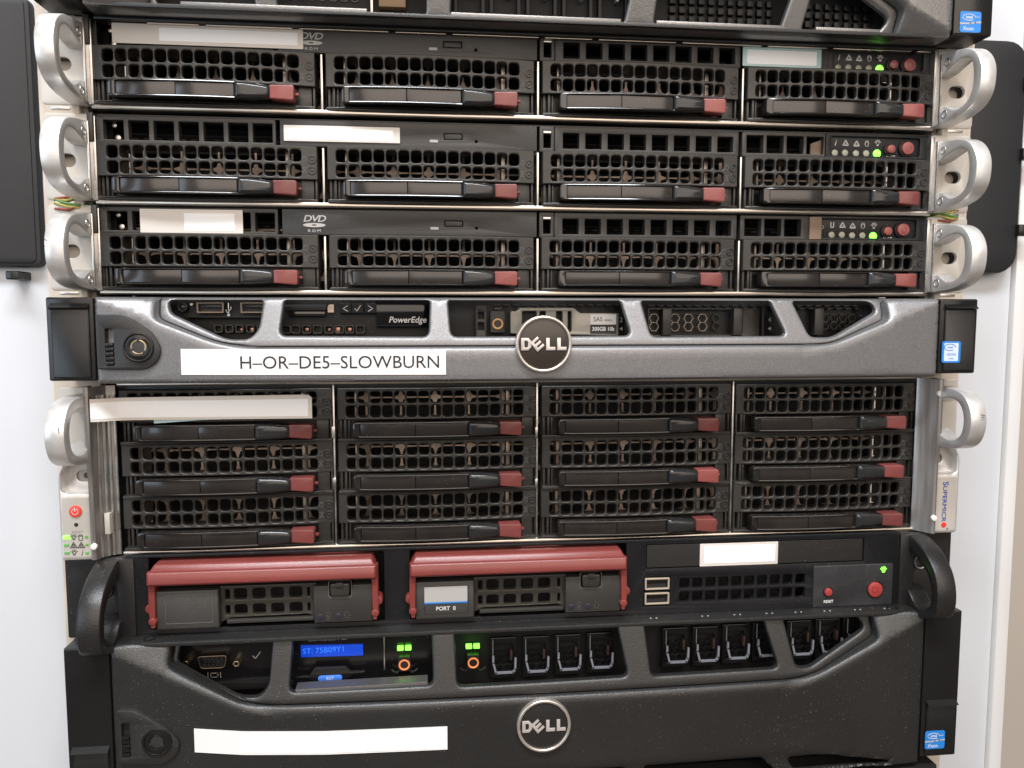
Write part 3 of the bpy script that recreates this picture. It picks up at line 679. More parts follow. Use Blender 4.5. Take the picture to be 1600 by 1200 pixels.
m2 = MB(); m2.stroke([(x + 1.5 * math.cos(t), z + 1.5 * math.sin(t)) for t in [math.radians(120 + 30 * k) for k in range(11)]], .35, Yf - .95); m2.stroke([(x, z + .2), (x, z + 2.0)], .35, Yf - .95)
part('power_mark', m2, PAPER, e)
x, z = at(119, 820, Yf); part('reset_hole', MB().prism(circ(x, z, 1.0, 14), Yf - .05, Yf + .5), INK, e)
x, z = at(121, 831, Yf); part('lettering', text('RESET', 1.25, x, z, Yf - .1, sx=1.2), GREYINK, e)
ics = MB()
for (px, py, kd) in ((115, 840, 'sun'), (126, 840, 'disk'), (115, 852, 'net'), (127, 852, 'net'), (116, 864, 'sun'), (128, 864, 'i')):
    x, z = at(px, py, Yf); ics.add(icons(kd, x, z, Yf - .1, .95))
part('symbol', ics, DIMINK, e)
for (px, py) in ((104, 840), (104, 852), (105, 864), (135, 839), (136, 851), (136, 864)):
    x, z = at(px, py, Yf); lit = (px, py) == (104, 840)
    wd = 1.2 if px < 110 else .8
    part('status_light', MB().prism(rr(x - wd * (1.3 if lit else 1), x + wd * (1.3 if lit else 1), z - .6 * (1.5 if lit else 1), z + .6 * (1.5 if lit else 1), .3), Yf - .25, Yf + .2, .1), GREENON if lit else GREENDIM, e)
# maker's name running down the right ear
x, z = at(1478, 783, Yf)
mk = text('S', 3.2, 0, 0, 0, align='LEFT', bold=.005, gap=.95); 
body = text('UPERMICR', 2.5, 0, 0, 0, align='LEFT', sx=.86, gap=.98)
mk.map(lambda a, b, c: (a * .85, b, c + .25)); body.move(dx=1.75); mk.add(body)
# serifs
for sx_ in (): pass
L_ = max(p[0] for p in mk.v)
xt, zt = at(1477, 752, Yf); xb, zbm = at(1476, 815, Yf); k = (zt - zbm) / L_
mk.map(lambda a, b, c: (xt + c * 1.0, Yf - .12 + b, zt - a * k))
part('lettering', mk, BLUETXT, e2)
x, z = at(1474.5, 820, Yf); part('logo_dot', MB().prism(circ(x, z, 1.5, 16), Yf - .15, Yf + .1), REDTXT, e2)
x, z = at(1480, 826, Yf); part('registered_mark', MB().stroke(circ(x, z, .4, 8), .18, Yf - .1, .1, True), BLUETXT, e2)
# long redacted label stuck over the top left tray and the flap
yl = -13.2
(xa, za), (xb, zb_) = at(143, 620, yl), at(487, 654, -6.5)
lb = strip([-220.5, -117, -115.4], [-152.6, -153.0, -153.0], [-141.4, -140.8, -142.4], .12, 1.2)
lfn = lambda x, y, z: (x, y - 6.4 - 6.2 / (1 + math.exp((x + 213) / 2.5)), z)
lo = part('name_label', lb.map(lfn), TAPE, sv, 'long cream label tape with a white redaction block across the top left tray')
wb = strip([-220.3, -117.3], [-151.2, -151.8], [-143.2, -143.0], .1, 1.2).move(dy=-.12)
part('redaction_patch', wb.map(lfn), BRIGHT, lo)  # white redaction block over the tape, built as a thin patch
part('tape_edge', MB().prism([(-193, -154.6), (-170, -153.2), (-140, -152.6), (-193, -152.4)], -5.6, -5.3), BLUETAPE, lo)

# ================================================================== BEZELS
def sdist(P, poly):
    """distance to a closed outline, negative inside"""
    a = np.array(poly, float); b = np.roll(a, -1, 0); P = np.asarray(P, float)
    best = np.full(len(P), 1e9); ins = np.zeros(len(P), bool)
    for (p, q) in zip(a, b):
        e = q - p; t = np.clip(((P - p) @ e) / max(e @ e, 1e-9), 0, 1); d = np.linalg.norm(P - p - t[:, None] * e, axis=1); best = np.minimum(best, d)
        c = ((p[1] > P[:, 1]) != (q[1] > P[:, 1]))
        xs = (q[0] - p[0]) * (P[:, 1] - p[1]) / ((q[1] - p[1]) if q[1] != p[1] else 1e-9) + p[0]
        ins ^= c & (P[:, 0] < xs)
    return np.where(ins, -best, best)
def bezel_mesh(outer, holes, band, yfun, step=2.6, back=-7.0, lip=1.3, lines=()):
    holes = [inset(ccw(h), -.7) for h in holes]
    rings = [dens(outer, 2.5)] + [dens(ccw(h), 1.6) for h in holes]
    pts = []; edges = []
    for R_ in rings:
        b = len(pts); pts += R_; edges += [(b + i, b + (i + 1) % len(R_)) for i in range(len(R_))]
    bd = ccw(band)
    extra = []
    for d in (-1.3, -.6, -.2, .2, .6, 1.3, 2.6, 4.2):
        q = dens(inset(bd, -d), 2.4); qa = np.array(q); okq = sdist(qa, outer) < -.5
        for h in holes: okq &= sdist(qa, h) > .35
        idx = {}
        for i, k_ in enumerate(okq):
            if k_: idx[i] = len(pts); pts.append(q[i])
        edges += [(idx[i], idx[(i + 1) % len(q)]) for i in idx if (i + 1) % len(q) in idx]
    for h in holes:
        for d in (.25, .6, 1.1, 1.7):
            q = dens(inset(ccw(h), -d), 1.6); qa = np.array(q); okq = (sdist(qa, bd) < -1.6) & (sdist(qa, outer) < -.4)
            idx = {}
            for i, k_ in enumerate(okq):
                if k_: idx[i] = len(pts); pts.append(q[i])
            edges += [(idx[i], idx[(i + 1) % len(q)]) for i in idx if (i + 1) % len(q) in idx]
    for d in (.25, .7, 1.3, 2.2): extra += dens(inset(ccw(outer), d), 2.5)
    for (p, q) in lines:
        L = math.dist(p, q); extra += [(p[0] + (q[0] - p[0]) * k / int(L / 1.5), p[1] + (q[1] - p[1]) * k / int(L / 1.5)) for k in range(int(L / 1.5))]
    x0, x1 = min(p[0] for p in outer), max(p[0] for p in outer); z0, z1 = min(p[1] for p in outer), max(p[1] for p in outer)
    g = [(x0 + step * (i + .5 * (j % 2)), z0 + step * j) for j in range(int((z1 - z0) / step) + 1) for i in range(int((x1 - x0) / step) + 1)]
    extra = np.array(extra + g)
    so = sdist(extra, outer); keep = so < -.2
    for h in holes: keep &= sdist(extra, h) > .2
    sb = np.abs(sdist(extra, bd) - 1.4); keep &= sb > 3.2
    extra = extra[keep]
    cell = {}; kept = []
    for p in extra:
        key = (round(p[0] / .55), round(p[1] / .55))
        if key in cell: continue
        cell[key] = 1; kept.append((float(p[0]), float(p[1])))
    pts2 = pts + kept
    vs, es, fs, *_ = delaunay_2d_cdt([Vector(p) for p in pts2], edges, [], 0, 1e-4)
    V = np.array([(v.x, v.y) for v in vs]); F = [tuple(f) for f in fs]
    cen = np.array([V[list(f)].mean(0) for f in F]); ok = sdist(cen, outer) < 0
    for h in holes: ok &= sdist(cen, h) > 0
    F = [f for f, k in zip(F, ok) if k]
    Y = yfun(V)
    dh = np.full(len(V), 1e9)
    for h in holes: dh = np.minimum(dh, np.abs(sdist(V, h)))
    dh = np.where(dh < lip, lip - np.sqrt(np.maximum(lip ** 2 - (lip - dh) ** 2, 0)), 0); Y = Y + dh
    do = np.abs(sdist(V, outer)); ro = 2.0
    Y = Y + np.where(do < ro, ro - np.sqrt(np.maximum(ro ** 2 - (ro - do) ** 2, 0)), 0)
    m = MB(); m.v = [(float(a), float(y), float(b)) for (a, b), y in zip(V, Y)]; m.f = F
    ed = {}
    for f in F:
        for i in range(3): ed[(f[i], f[(i + 1) % 3])] = 1
    n = {}
    def bk(i):
        if i not in n:
            hole_side = abs(do[i]) > .3
            n[i] = len(m.v); m.v.append((m.v[i][0], m.v[i][1] + 2.0 if hole_side else back, m.v[i][2]))
        return n[i]
    for (a, b) in list(ed):
        if (b, a) not in ed: m.f.append((a, b, bk(b), bk(a)))
    return m
def make_yfun(band, zt, zg, flip=1, crease=None, depth=28.0, bulge=7.0, second=None):
    sgz = 1 if zt > zg else -1
    def f(V):
        x, z = V[:, 0], V[:, 1]; bowv = bulge * (x / 213.0) ** 2; base = -depth + bowv
        sd = sdist(V, band)
        t = np.clip((z - zg) / (zt - zg), 0, 1)
        inn = -(depth - 2.2) + bowv * .9 + 9.0 * t
        tt_ = np.clip(sd / 4.5, 0, 1); outy = base + 1.4 * (1 - tt_) ** 2
        (xa, za), (xb, zb) = crease; e = np.array([xb - xa, (zb - za)]); e = e / np.linalg.norm(e)
        ax = np.abs(x); d = (ax - xa) * (-e[1]) + (z - za) * e[0]; d = d * sgz
        outy = outy + np.maximum(0, d) * .55 * (ax > xa - 20) * np.clip((ax - xa + 20) / 20, 0, 1)
        y = np.where(sd < 0, inn, outy)
        y = y + 2.2 * np.exp(-(sd / .42) ** 2)
        if second is not None:
            for s2_ in second:
                d2 = sdist(V, s2_); y = y + np.where(d2 < 0, np.clip(-d2, 0, 2) * .8, 0) + .8 * np.exp(-(d2 / .7) ** 2)
        return y
    return f
def mir(poly): return [(-x, z) for x, z in poly]

def dell_badge(root, cx, cz, y, tint):
    b = part('badge', MB().prism(circ(cx, cz, 12.6, 48), y - .6, y + 3, .2), tint, root)
    part('badge_ring', MB().prism([circ(cx, cz, 14.0, 48), circ(cx, cz, 12.4, 48)], y - 1.6, y + 3, .6), CHROME, b, smooth=60)
    m = MB(); h = 5.2; x0 = -10.2; z0 = -h / 2; y0 = y - 1.1
    D = [(0, 0), (0, h), (3.2, h), (4.6, h * .72), (4.6, h * .28), (3.2, 0)]; Dh = [(1.5, 1.2), (1.5, h - 1.2), (2.7, h - 1.2), (3.1, h * .64), (3.1, h * .36), (2.7, 1.2)]
    m.prism([[(x0 + a, z0 + b_) for a, b_ in D], [(x0 + a, z0 + b_) for a, b_ in Dh]], y0, y0 + .6, .12)
    E = [(0, 0), (0, 5.0), (4.2, 5.0), (4.2, 3.9), (1.3, 3.9), (1.3, 3.05), (4.0, 3.05), (4.0, 1.95), (1.3, 1.95), (1.3, 1.1), (4.2, 1.1), (4.2, 0)]
    th = math.radians(40); c, s_ = math.cos(th), math.sin(th); ex, ez = x0 + 7.3, 0
    m.prism([(ex + (a - 2.1) * c - (b_ - 2.5) * s_, ez + (a - 2.1) * s_ + (b_ - 2.5) * c) for a, b_ in E], y0 - .05, y0 + .6, .12)
    for dx in (11.2, 16.2):
        L = [(0, 0), (4.2, 0), (4.2, 1.4), (1.6, 1.4), (1.6, h), (0, h)]
        m.prism([(x0 + dx + a, z0 + b_) for a, b_ in L], y0, y0 + .6, .12)
    m.map(lambda a, b_, c_: (cx + a * 1.1, b_, cz + c_ * 1.17))
    part('badge_lettering', m, LOGO, b)
def lock(root, plate, cx, cz, y, m, slot):
    pl = part('lock_plate', MB().prism([plate, rr(slot[0] - 1.9, slot[0] + 1.9, slot[1] - 9.2, slot[1] + 8.2, .5)], y - .5, y + 4, .35), m, root)
    part('slider', MB().box(slot[0] - 2.0, slot[0] + 2.0, y + 2.4, y + 4, slot[1] - 9, slot[1] + 8), INK, pl)
    sl = MB()
    for k in range(5): sl.box(slot[0] - 1.7, slot[0] + 1.7, y - 1.0 + (k % 2) * .5, y + 3, slot[1] - 9.0 + 2.2 * k, slot[1] - 9.0 + 2.2 * k + 1.8, .3)
    part('slider_rib', sl, CAPB, pl)
    part('lock_barrel', MB().prism([circ(cx, cz, 7.2, 36), circ(cx, cz, 6.0, 36)], y - 1.4, y + 2, .3).prism([circ(cx, cz, 6.0, 36), circ(cx, cz, 3.7, 24)], y - .9, y + 2, .2), CAPB, pl)
    part('key_ring', MB().prism([circ(cx, cz, 3.7, 24), circ(cx, cz, 2.9, 24)], y - .6, y + 2, .15), GOLD if m is not BEZB else CAPB, pl)
    kk = MB().prism(circ(cx, cz, 2.2, 16), y - .2, y + 2, .2)
    for a in (90, 200, 320): kk.box(cx + 3.3 * math.cos(math.radians(a)) - .6, cx + 3.3 * math.cos(math.radians(a)) + .6, y - .9, y, cz + 3.3 * math.sin(math.radians(a)) - .6, cz + 3.3 * math.sin(math.radians(a)) + .6, .1)
    part('key_core', kk, INK, pl)
def end_cap(root, sgn, zt, zb_, latch):
    a, b = sorted((sgn * 213.6, sgn * 235.0))
    c = part('end_cap', MB().prism(roundpoly([(a, zb_), (b, zb_), (b, zt), (a, zt)], .9, 2), -20.5, 8, 1.0), CAPB, root)
    part('latch', MB().prism(rr(a + 2.4, b - 1.8, latch[1], latch[0] - 2.6, .6), -21.6, -18, .7), CAPB, c)
    m = MB()
    w0, w1 = a + 2.2, b - 1.6; zt_ = latch[0]
    base = len(m.v); m.v += [(w0, -20.2, zt_), (w1, -20.2, zt_), (w1, -23.6, zt_ - 2.3), (w0, -23.6, zt_ - 2.3), (w0, -20.4, zt_ - 3.6), (w1, -20.4, zt_ - 3.6)]
    m.f += [(0, 1, 2, 3), (3, 2, 5, 4), (0, 3, 4), (1, 5, 2), (0, 4, 5, 1)]
    part('latch_lip', m, CAPB, c, smooth=10)
    return c
def intel_sticker(parent, x, z, y, w_, h_, style):
    s_ = part('sticker', MB().prism(rr(x - w_ / 2, x + w_ / 2, z - h_ / 2, z + h_ / 2, 1.1), y - .12, y + .1), STBLUE, parent, 'small blue processor sticker')
    if style == 2:
        part('sticker_panel', MB().prism(rr(x - w_ * .38, x + w_ * .38, z - h_ * .42, z + h_ * .42, .5), y - .16, y), STWHITE, s_)
    col = WHITEINK if style == 1 else STBLUE
    m = MB(); cz = z + h_ * .22
    m.stroke([(x - w_ * .08 + w_ * .3 * math.cos(t), cz + h_ * .15 * math.sin(t)) for t in [2 * math.pi * k / 20 for k in range(18)]], .32, y - .24, .1)
    m.add(text('intel', 1.5 if style == 1 else 1.2, x - w_ * .07, cz, y - .24, .08, bold=.01))
    if style == 1:
        m.add(text('inside', .6, x + w_ * .34, cz + .2, y - .24, .08)); m.add(text('Xeon', 2.0, x - w_ * .1, z - h_ * .33, y - .24, .08, sx=.95))
        part('sticker_print', m, col, s_)
        part('sticker_band', MB().stroke([(x - w_ * .48, z - .9), (x, z - .8), (x + w_ * .22, z - .2), (x + w_ * .48, z - .1)], .8, y - .2, .05), GREYINK, s_)
    else:
        m.add(text('XEON', 1.3, x, z - h_ * .12, y - .24, .08)); m.add(text('inside', .8, x, z - h_ * .3, y - .24, .08)); part('sticker_print', m, col, s_)

# ---------------------------------------------------------------- one-unit grey bezel
ZT, ZB = -92.0, -133.2
r1 = thing('rack_server', 'slim server behind a graphite grey bezel with a white H-OR-DE5-SLOWBURN label', 'server', (0, 0, ZB))
part('chassis', MB().box(-218, 218, 1, 300, ZB - .6, ZT + .6), DARK, r1)
band = [(-186, -88), (-185.5, -102.5), (-157, -113.8), (-139, -115.9), (139, -115.9), (153, -115.4), (184.5, -103.2), (185, -88)]
band = roundpoly(band, [0, 3, 6, 4, 4, 6, 3, 0], 3)
yf1 = make_yfun(band, ZT, -115.9, crease=((153, -115), (213, -93.5)))
oz = -94.0
holes1 = [roundpoly([(-181.0, oz), (-137.2, oz), (-138.6, -107), (-142.5, -111.6), (-152.8, -111.8), (-180.2, -99.2)], [2, 1, 3, 3, 4, 3], 3),
          roundpoly([(-125.8, oz), (-56.0, oz), (-56.8, -110.6), (-127.4, -110.0)], [1, 1, 2.5, 2.5], 3),
          roundpoly([(-45.6, oz), (41.0, oz), (45.0, -110.4), (-44.5, -110.6)], [1, 1, 2.5, 2.5], 3),
          roundpoly([(53.2, oz), (121.5, oz), (127.8, -110.8), (56.6, -110.9)], [1, 1, 2.5, 2.5], 3),
          roundpoly([(135.2, oz), (178.0, oz), (181.2, -98.4), (154, -111.8), (141.8, -111.4)], [1, 3, 3, 4, 2.5], 3)]
outer1 = rr(-213.3, 213.3, ZB, ZT, .8, 1)
part('bezel', bezel_mesh(outer1, holes1, band, yf1, lines=[((153, -115), (212, -94)), ((-153, -115), (-212, -94))]), PAINT, r1, smooth=40)
for s in (-1, 1): end_cap(r1, s, ZT - .2, ZB + 1.4, (-94.8, ZB + 2.8))
cap = [o for o in r1.children if o.name.startswith('end_cap')]
part('corner_mark', MB().prism(circ(-225, -93.6, 1.1, 12), -19.4, -18, .2), GREYINK, cap[0])
def on_bezel(mb, yf, off):
    arr = np.array([(p[0], p[2]) for p in mb.v]); Y = yf(arr)
    mb.v = [(p[0], float(y) + p[1] + off, p[2]) for p, y in zip(mb.v, Y)]; return mb
yb = lambda x: -28 + 7 * (x / 213) ** 2
intel_sticker(cap[1], 220.0, -120.2, -21.7, 10.6, 11.4, 2)
x_, z_ = 0.0, -114.8
dell_badge(r1, 0.1, -114.8, -29.2, mat('badge_face', (0.035, 0.026, 0.020), 0.3))
lp = roundpoly([(-211.5, -100.3), (-198.5, -100.3), (-186.5, -108.4), (-182.2, -116.3), (-184, -122.5), (-190.2, -126.6), (-211.5, -126.2)], [1.5, 5, 6, 6, 4, 5, 1.5], 4)
lock(r1, lp, -192.6, -115.7, -23.8, mat('lock_plate_plastic', (0.022, 0.021, 0.021), .4, bump=.3, bscale=1600), (-205.6, -115.2))
lo = part('name_label', on_bezel(strip([-173.6, -47.9], [-129.0, -129.6], [-116.6, -117.9]), yf1, -.4), PAPER, r1, 'white label reading H-OR-DE5-SLOWBURN')
tx = text('H\u2013OR\u2013DE5\u2013SLOWBURN', 6.1, 0, 0, 0, align='LEFT'); 
w0 = min(p[0] for p in tx.v); w1 = max(p[0] for p in tx.v); kx = (145.9 - 51.2) / (w1 - w0)
tx.map(lambda a, b, c: (-145.9 + (a - w0) * kx, b, -123.55 + c))
part('lettering', on_bezel(tx, lambda V: yf1(V), -.55), INK, lo)
# what stands behind the openings
Y0 = -4.0
bp1 = part('front_panel', MB().box(-212, 212, Y0 + 3.5, Y0 + 5, ZB + 1, ZT - .4), DKPL, r1)
def P(px, py, y=Y0): return at(px, py, y)
def usb(parent, x, z, y, w_, h_, m):
    u_ = part('usb_port', MB().prism([rr(x - w_ / 2, x + w_ / 2, z - h_ / 2, z + h_ / 2, .3), rr(x - w_ / 2 + .9, x + w_ / 2 - .9, z - h_ / 2 + .8, z + h_ / 2 - .8, .2)], y - .8, y + .4, .12), m, parent)
    part('usb_tongue', MB().box(x - w_ / 2 + 1.8, x + w_ / 2 - 1.8, y + .6, y + 3, z - .2, z + h_ / 2 - 1.4, .1), CAPB, u_)
    part('usb_cavity', MB().box(x - w_ / 2 + .4, x + w_ / 2 - .4, y + 1.6, y + 3, z - h_ / 2 + .4, z + h_ / 2 - .4), INK, u_)
x, z = P(285, 480); part('power_button', MB().prism([circ(x, z, 2.4, 20), circ(x, z, 1.6, 20)], Y0 - .4, Y0 + 4, .2).prism(circ(x, z, 1.5, 16), Y0, Y0 + 4, .3), CAPB, r1)
x, z = P(299, 476); led(x, z, .7, Y0, GREYINK, r1)
x, z = P(329, 481); usb(r1, x, z, Y0, 13.2, 5.4, DULLG)
x, z = P(391, 481); usb(r1, x + 2, z, Y0, 13.2, 5.4, DULLG)
x, z = P(357, 483)
um = MB(); um.stroke([(x, z - 3), (x, z + 3)], .4, Y0); um.stroke([(x - 1.2, z - .3), (x - 1.2, z - 1.2), (x, z - 2)], .35, Y0); um.stroke([(x + 1.2, z + 1), (x + 1.2, z), (x, z - 1)], .35, Y0); um.prism(circ(x, z - 3, .7, 10), Y0 - .1, Y0 + .2)
part('usb_mark', um, WHITEINK, r1)
part('divider_rib', MB().box(-176, -137.5, Y0 - 1.5, Y0 + 4, P(330, 495)[1] - .6, P(330, 495)[1] + .3, .2), DKPL, r1)
vents = MB(); shine = MB()
for px in (341, 358, 374, 391, 408): x, z = P(px, 514); vents.prism([rr(x - 2.1, x + 2.1, z - 2, z + 2, 1), rr(x - 1.5, x + 1.5, z - 1.4, z + 1.5, .8)], Y0, Y0 + 3, .2)
for px in (447, 462, 479, 496, 514, 530, 546, 563): x, z = P(px, 515); vents.prism([rr(x - 2.4, x + 2.4, z - 2.2, z + 2.2, 1), rr(x - 1.8, x + 1.8, z - 1.6, z + 1.7, .9)], Y0, Y0 + 3, .2)
part('vent_frame', vents, PLAS, r1)
for px, k in ((376, .5), (393, .8), (408, .6), (479, .7), (514, .5), (527, 1.1), (546, .8)): x, z = P(px, 515); shine.box(x - .9 * k, x + 1.1 * k, Y0 + 1.5, Y0 + 3.2, z - 1.3 * k, z + 1.0 * k, .1)
part('copper_contact', shine, mat('copper', (.45, .24, .17), .35, .8), r1)
# info panel
xa, _ = P(440, 480); xb, _ = P(586, 480)
part('card_slot', MB().box(P(444, 480)[0], P(510, 480)[0], Y0 - .5, Y0 + 3, P(444, 485)[1], P(444, 476)[1], .2), INK, r1)
part('slot_rim', MB().box(P(452, 488)[0], P(508, 488)[0], Y0 - 1, Y0 + 3, P(452, 494)[1], P(452, 487)[1], .2), GLOSS, r1)
x, z = P(517, 482); part('memory_mark', MB().prism([(x - 1.5, z - 2), (x + 1.5, z - 2), (x + 1.5, z + 2), (x - .6, z + 2), (x - 1.5, z + 1)], Y0 - .7, Y0 + 1), TAN, r1)
for px, g in ((540, '<'), (559, 'v'), (579, '>')):
    x, z = P(px, 482)
    b = part('menu_button', MB().box(x - 3.0, x + 3.0, Y0 - .9, Y0 + 3, z - 2.5, z + 2.5, .25, .4), DKPL, r1)
    m = MB()
    if g == '<': m.stroke([(x + 1.1, z + 1.4), (x - 1.2, z), (x + 1.1, z - 1.4)], .45, Y0 - 1.05)
    elif g == '>': m.stroke([(x - 1.1, z + 1.4), (x + 1.2, z), (x - 1.1, z - 1.4)], .45, Y0 - 1.05)
    else: m.stroke([(x - 1.3, z - .1), (x - .4, z - 1.3), (x + 1.5, z + 1.5)], .45, Y0 - 1.05)
    part('button_mark', m, WHITEINK, b)
part('info_screen', MB().box(P(588, 480)[0], P(672, 480)[0], Y0 - .8, Y0 + 3, P(588, 511)[1], P(588, 468)[1], .2), mat('black_glass', (.006, .006, .007), .08), r1)
x, z = P(607, 500, Y0 - 1); part('lettering', text('PowerEdge', 3.0, x, z, Y0 - .95, align='LEFT', shear=.22, bold=.014, sx=.98), WHITEINK, r1)
# drive carrier behind the badge
xs = [P(p, 505)[0] for p in (741, 762, 765, 790, 797, 965)]
part('carrier_lamp_bar', MB().prism([rr(xs[0] + .6, xs[1] - .6, P(760, 522)[1] - 3, -95.6, .6), rr(xs[0] + 1.8, xs[1] - 2, -102.8, -99.2, .4), rr(xs[0] + 1.8, xs[1] - 2, -108.5, -104.6, .4)], Y0 - 1, Y0 + 3, .2), PLAS, r1)
cb = part('carrier_button', MB().box(xs[2] + .2, xs[3] - .6, Y0 - 2.4, Y0 + 3, -109.8, -98.4, .4, .5), PLAS2, r1)
x, z = P(777, 506); part('button_ring', MB().prism([circ(x, z, 2.9, 24), circ(x, z, 1.9, 24)], Y0 - 3.2, Y0 - 2, .3), AMBER, cb)
part('carrier_tab', MB().box(xs[2] + 2, xs[3] - 2.4, Y0 - 2.0, Y0 + 3, -98.2, -96.6, .3), PLAS, r1)
wn = []
for (a, b) in ((815, 838), (842, 852), (868, 878), (886, 892)): wn.append(rr(P(a, 500)[0], P(b, 500)[0], -109.4, -98.6, .8))
part('drive_carrier', MB().prism([roundpoly([(xs[4], -110.2), (xs[5], -111.6), (xs[5], -99.6), (P(905, 505)[0], -99.6), (P(895, 505)[0], -96.8), (P(812, 505)[0], -96.8), (P(806, 505)[0], -98.6), (xs[4], -98.6)], .8)] + wn, Y0 - 2.2, Y0 + 3, .3), mat('carrier_grey', (.30, .285, .25), .4, .4), r1)
a, b = P(921, 505)[0], P(961, 505)[0]; z1_, z2_, z3_ = P(940, 491)[1], P(940, 507)[1], P(940, 521)[1]
part('drive_label', MB().prism(rr(a, b, z2_, z1_, .4), Y0 - 2.4, Y0 - 2), PAPER, r1, 'white SAS label')
part('drive_label', MB().prism(rr(a, b, z3_, z2_ - .1, .4), Y0 - 2.4, Y0 - 2), INK, r1, 'black 300GB 10k label')
part('lettering', text('SAS', 2.3, a + 4.0, (z1_ + z2_) / 2, Y0 - 2.5, sx=.95).add(text('6Gb/s', 1.2, a + 9.6, (z1_ + z2_) / 2 - .4, Y0 - 2.5)), INK, r1)
part('lettering', text('300GB 10k', 2.0, (a + b) / 2, (z2_ + z3_) / 2, Y0 - 2.5, bold=.02, sx=.92), PAPER, r1)
for (px, ch) in ((970, '2'), (1202, '4')):
    x, z = P(px, 500); m = text(ch, 2.6, x, z, Y0 - .6); m.prism([(x - 1, z - 4.6), (x + .8, z - 3.6), (x + .8, z - 5.6)], Y0 - .6, Y0 - .4); part('bay_number', m, GREYINK, r1)
part('bay_edge', MB().box(P(976, 505)[0], P(979, 505)[0], Y0 - 1, Y0 + 3, -112, -95, .2), PLAS, r1); part('bay_edge', MB().box(P(1190, 505)[0], P(1193, 505)[0], Y0 - 1, Y0 + 3, -112, -95, .2), PLAS, r1)
def hexes(cells, r, wd, y, m, parent, d=1.4):
    b = MB()
    for (x, z) in cells: b.prism([circ(x, z, r, 6), circ(x, z, r - wd, 6)], y, y + d, .12)
    return part('honeycomb_vent', b, m, parent)
cells = []
for px in (1022, 1055, 1076, 1098, 1120): 
    for py in (497.5, 510.5): cells.append(P(px, py))
hexes(cells[:8], 2.75, .38, Y0, HEXM, r1); hexes(cells[8:], 2.4, .45, Y0 + 1, PLAS, r1)
cells = [P(px, py) for px in (1290, 1304, 1318, 1332) for py in (497, 509)]
hexes(cells, 2.4, .45, Y0 + .5, PLAS, r1)
for px in (1040, 1150, 1276): part('vent_post', MB().box(P(px - 7, 505)[0], P(px + 7, 505)[0], Y0 - 3, Y0 + 3, -111.5, -97.2, .5), PLAS, r1)
part('carrier_frame', MB().prism([rr(P(1012, 505)[0], P(1186, 505)[0], -112.3, -97, .5), rr(P(1014, 505)[0], P(1160, 505)[0], -111.2, -98, .5)], Y0 - .5, Y0 + 2, .2), PLAS, r1)
sl = MB()
for k in range(26):
    x = P(1012 + k * 14.5, 505)[0]
    if x > 176: break
    sl.box(x, x + 3.2, Y0 - 1, Y0 + 3, -96.0, -95.4, .1); sl.box(x + 1.2, x + 4.4, Y0 - 1, Y0 + 3, -97.5, -97.0, .1)
for k in range(14):
    x = P(772 + k * 14.5, 505)[0]; sl.box(x, x + 3.2, Y0 - 1, Y0 + 3, -95.8, -95.2, .1)
part('vent_rib', sl, PLAS, r1)

# ---------------------------------------------------------------- black red-handled one-unit server
YB = -8.0
bk = thing('rack_server', 'slim black server with two brick red drive handles and matt black pull handles', 'server', (0, 0, -264))
part('chassis', MB().box(-207.5, 203, YB + 22, 300, -265.6, -222.6), DARK, bk)
x0, z0 = at(200, 872, YB); x1, z1 = at(1400, 838, YB)
FT, FB = -221.0, -264.6
c1x = [P(243, 930, YB)[0], P(578, 930, YB)[0]]; 
cut1 = rr(-197.6, -80.2, -260.0, -222.6, .6); cut2 = rr(-67.0, 48.6, -260.0, -222.6, .6)
bay = rr(P(1010, 865, YB)[0], P(1350, 858, YB)[0], at(1180, 884, YB)[1] + .3, at(1180, 846, YB)[1], .3)
ux0, ux1 = P(1006, 924, YB)[0], P(1047, 924, YB)[0]
vx0, vx1 = P(1059, 920, YB)[0], P(1260, 920, YB)[0]; pitch = (vx1 - vx0) / 10
vz = (at(1160, 908, YB)[1], at(1160, 929, YB)[1])
vh = [rr(vx0 + pitch * k + .9, vx0 + pitch * (k + 1) - .9, zc - 2.9, zc + 2.9, 1.1, 2) for k in range(10) for zc in vz]
part('front_plate', MB().prism([rr(-206.8, 203.4, FB, FT, .8), cut1, cut2, bay, rr(ux0, ux1, at(1026, 947, YB)[1], at(1026, 901, YB)[1], .4)] + vh, YB, YB + 3, .3), DKPL, bk)
part('inner_wall', MB().box(-206, 203, YB + 16, YB + 18, FB, FT), DARK, bk)
part('side_wall', MB().box(-209.2, -206.9, YB + 1, 20, FB, FT - 1, .3).box(203.6, 205.6, YB + 1, 20, FB, FT - 1, .3), DKPL, bk)
part('bottom_flange', MB().box(-206.8, 203.4, YB - 1.6, YB, FB - .4, FB + 2.4, .5), DKPL, bk)
o = part('drive_bay_cover', MB().prism(rr(P(1010, 865, YB)[0] + .4, P(1350, 858, YB)[0] - .4, at(1180, 884, YB)[1] + .7, at(1180, 846, YB)[1] - .4, .3), YB + .6, YB + 4, .3), mat('brown_black_cover', (.020, .018, .017), .42, bump=.2, bscale=1500, speck=.3, sth=.7), bk)
label_on(bk, (1094, 850), (1215, 881), YB + .2, 0, (1101, 854), (1211, 877), text_label='small cream label with a white redaction block')
for zc in (at(1026, 912, YB)[1], at(1026, 935, YB)[1]):
    usb(bk, (ux0 + ux1) / 2, zc, YB + .2, ux1 - ux0 - 1.0, 6.4, mat('pale_connector_metal', (.62, .52, .40), .35, .5))
cx0, cx1 = P(1270, 914, YB)[0], P(1393, 914, YB)[0]; zc0, zc1 = at(1330, 946, YB)[1], at(1330, 882, YB)[1]
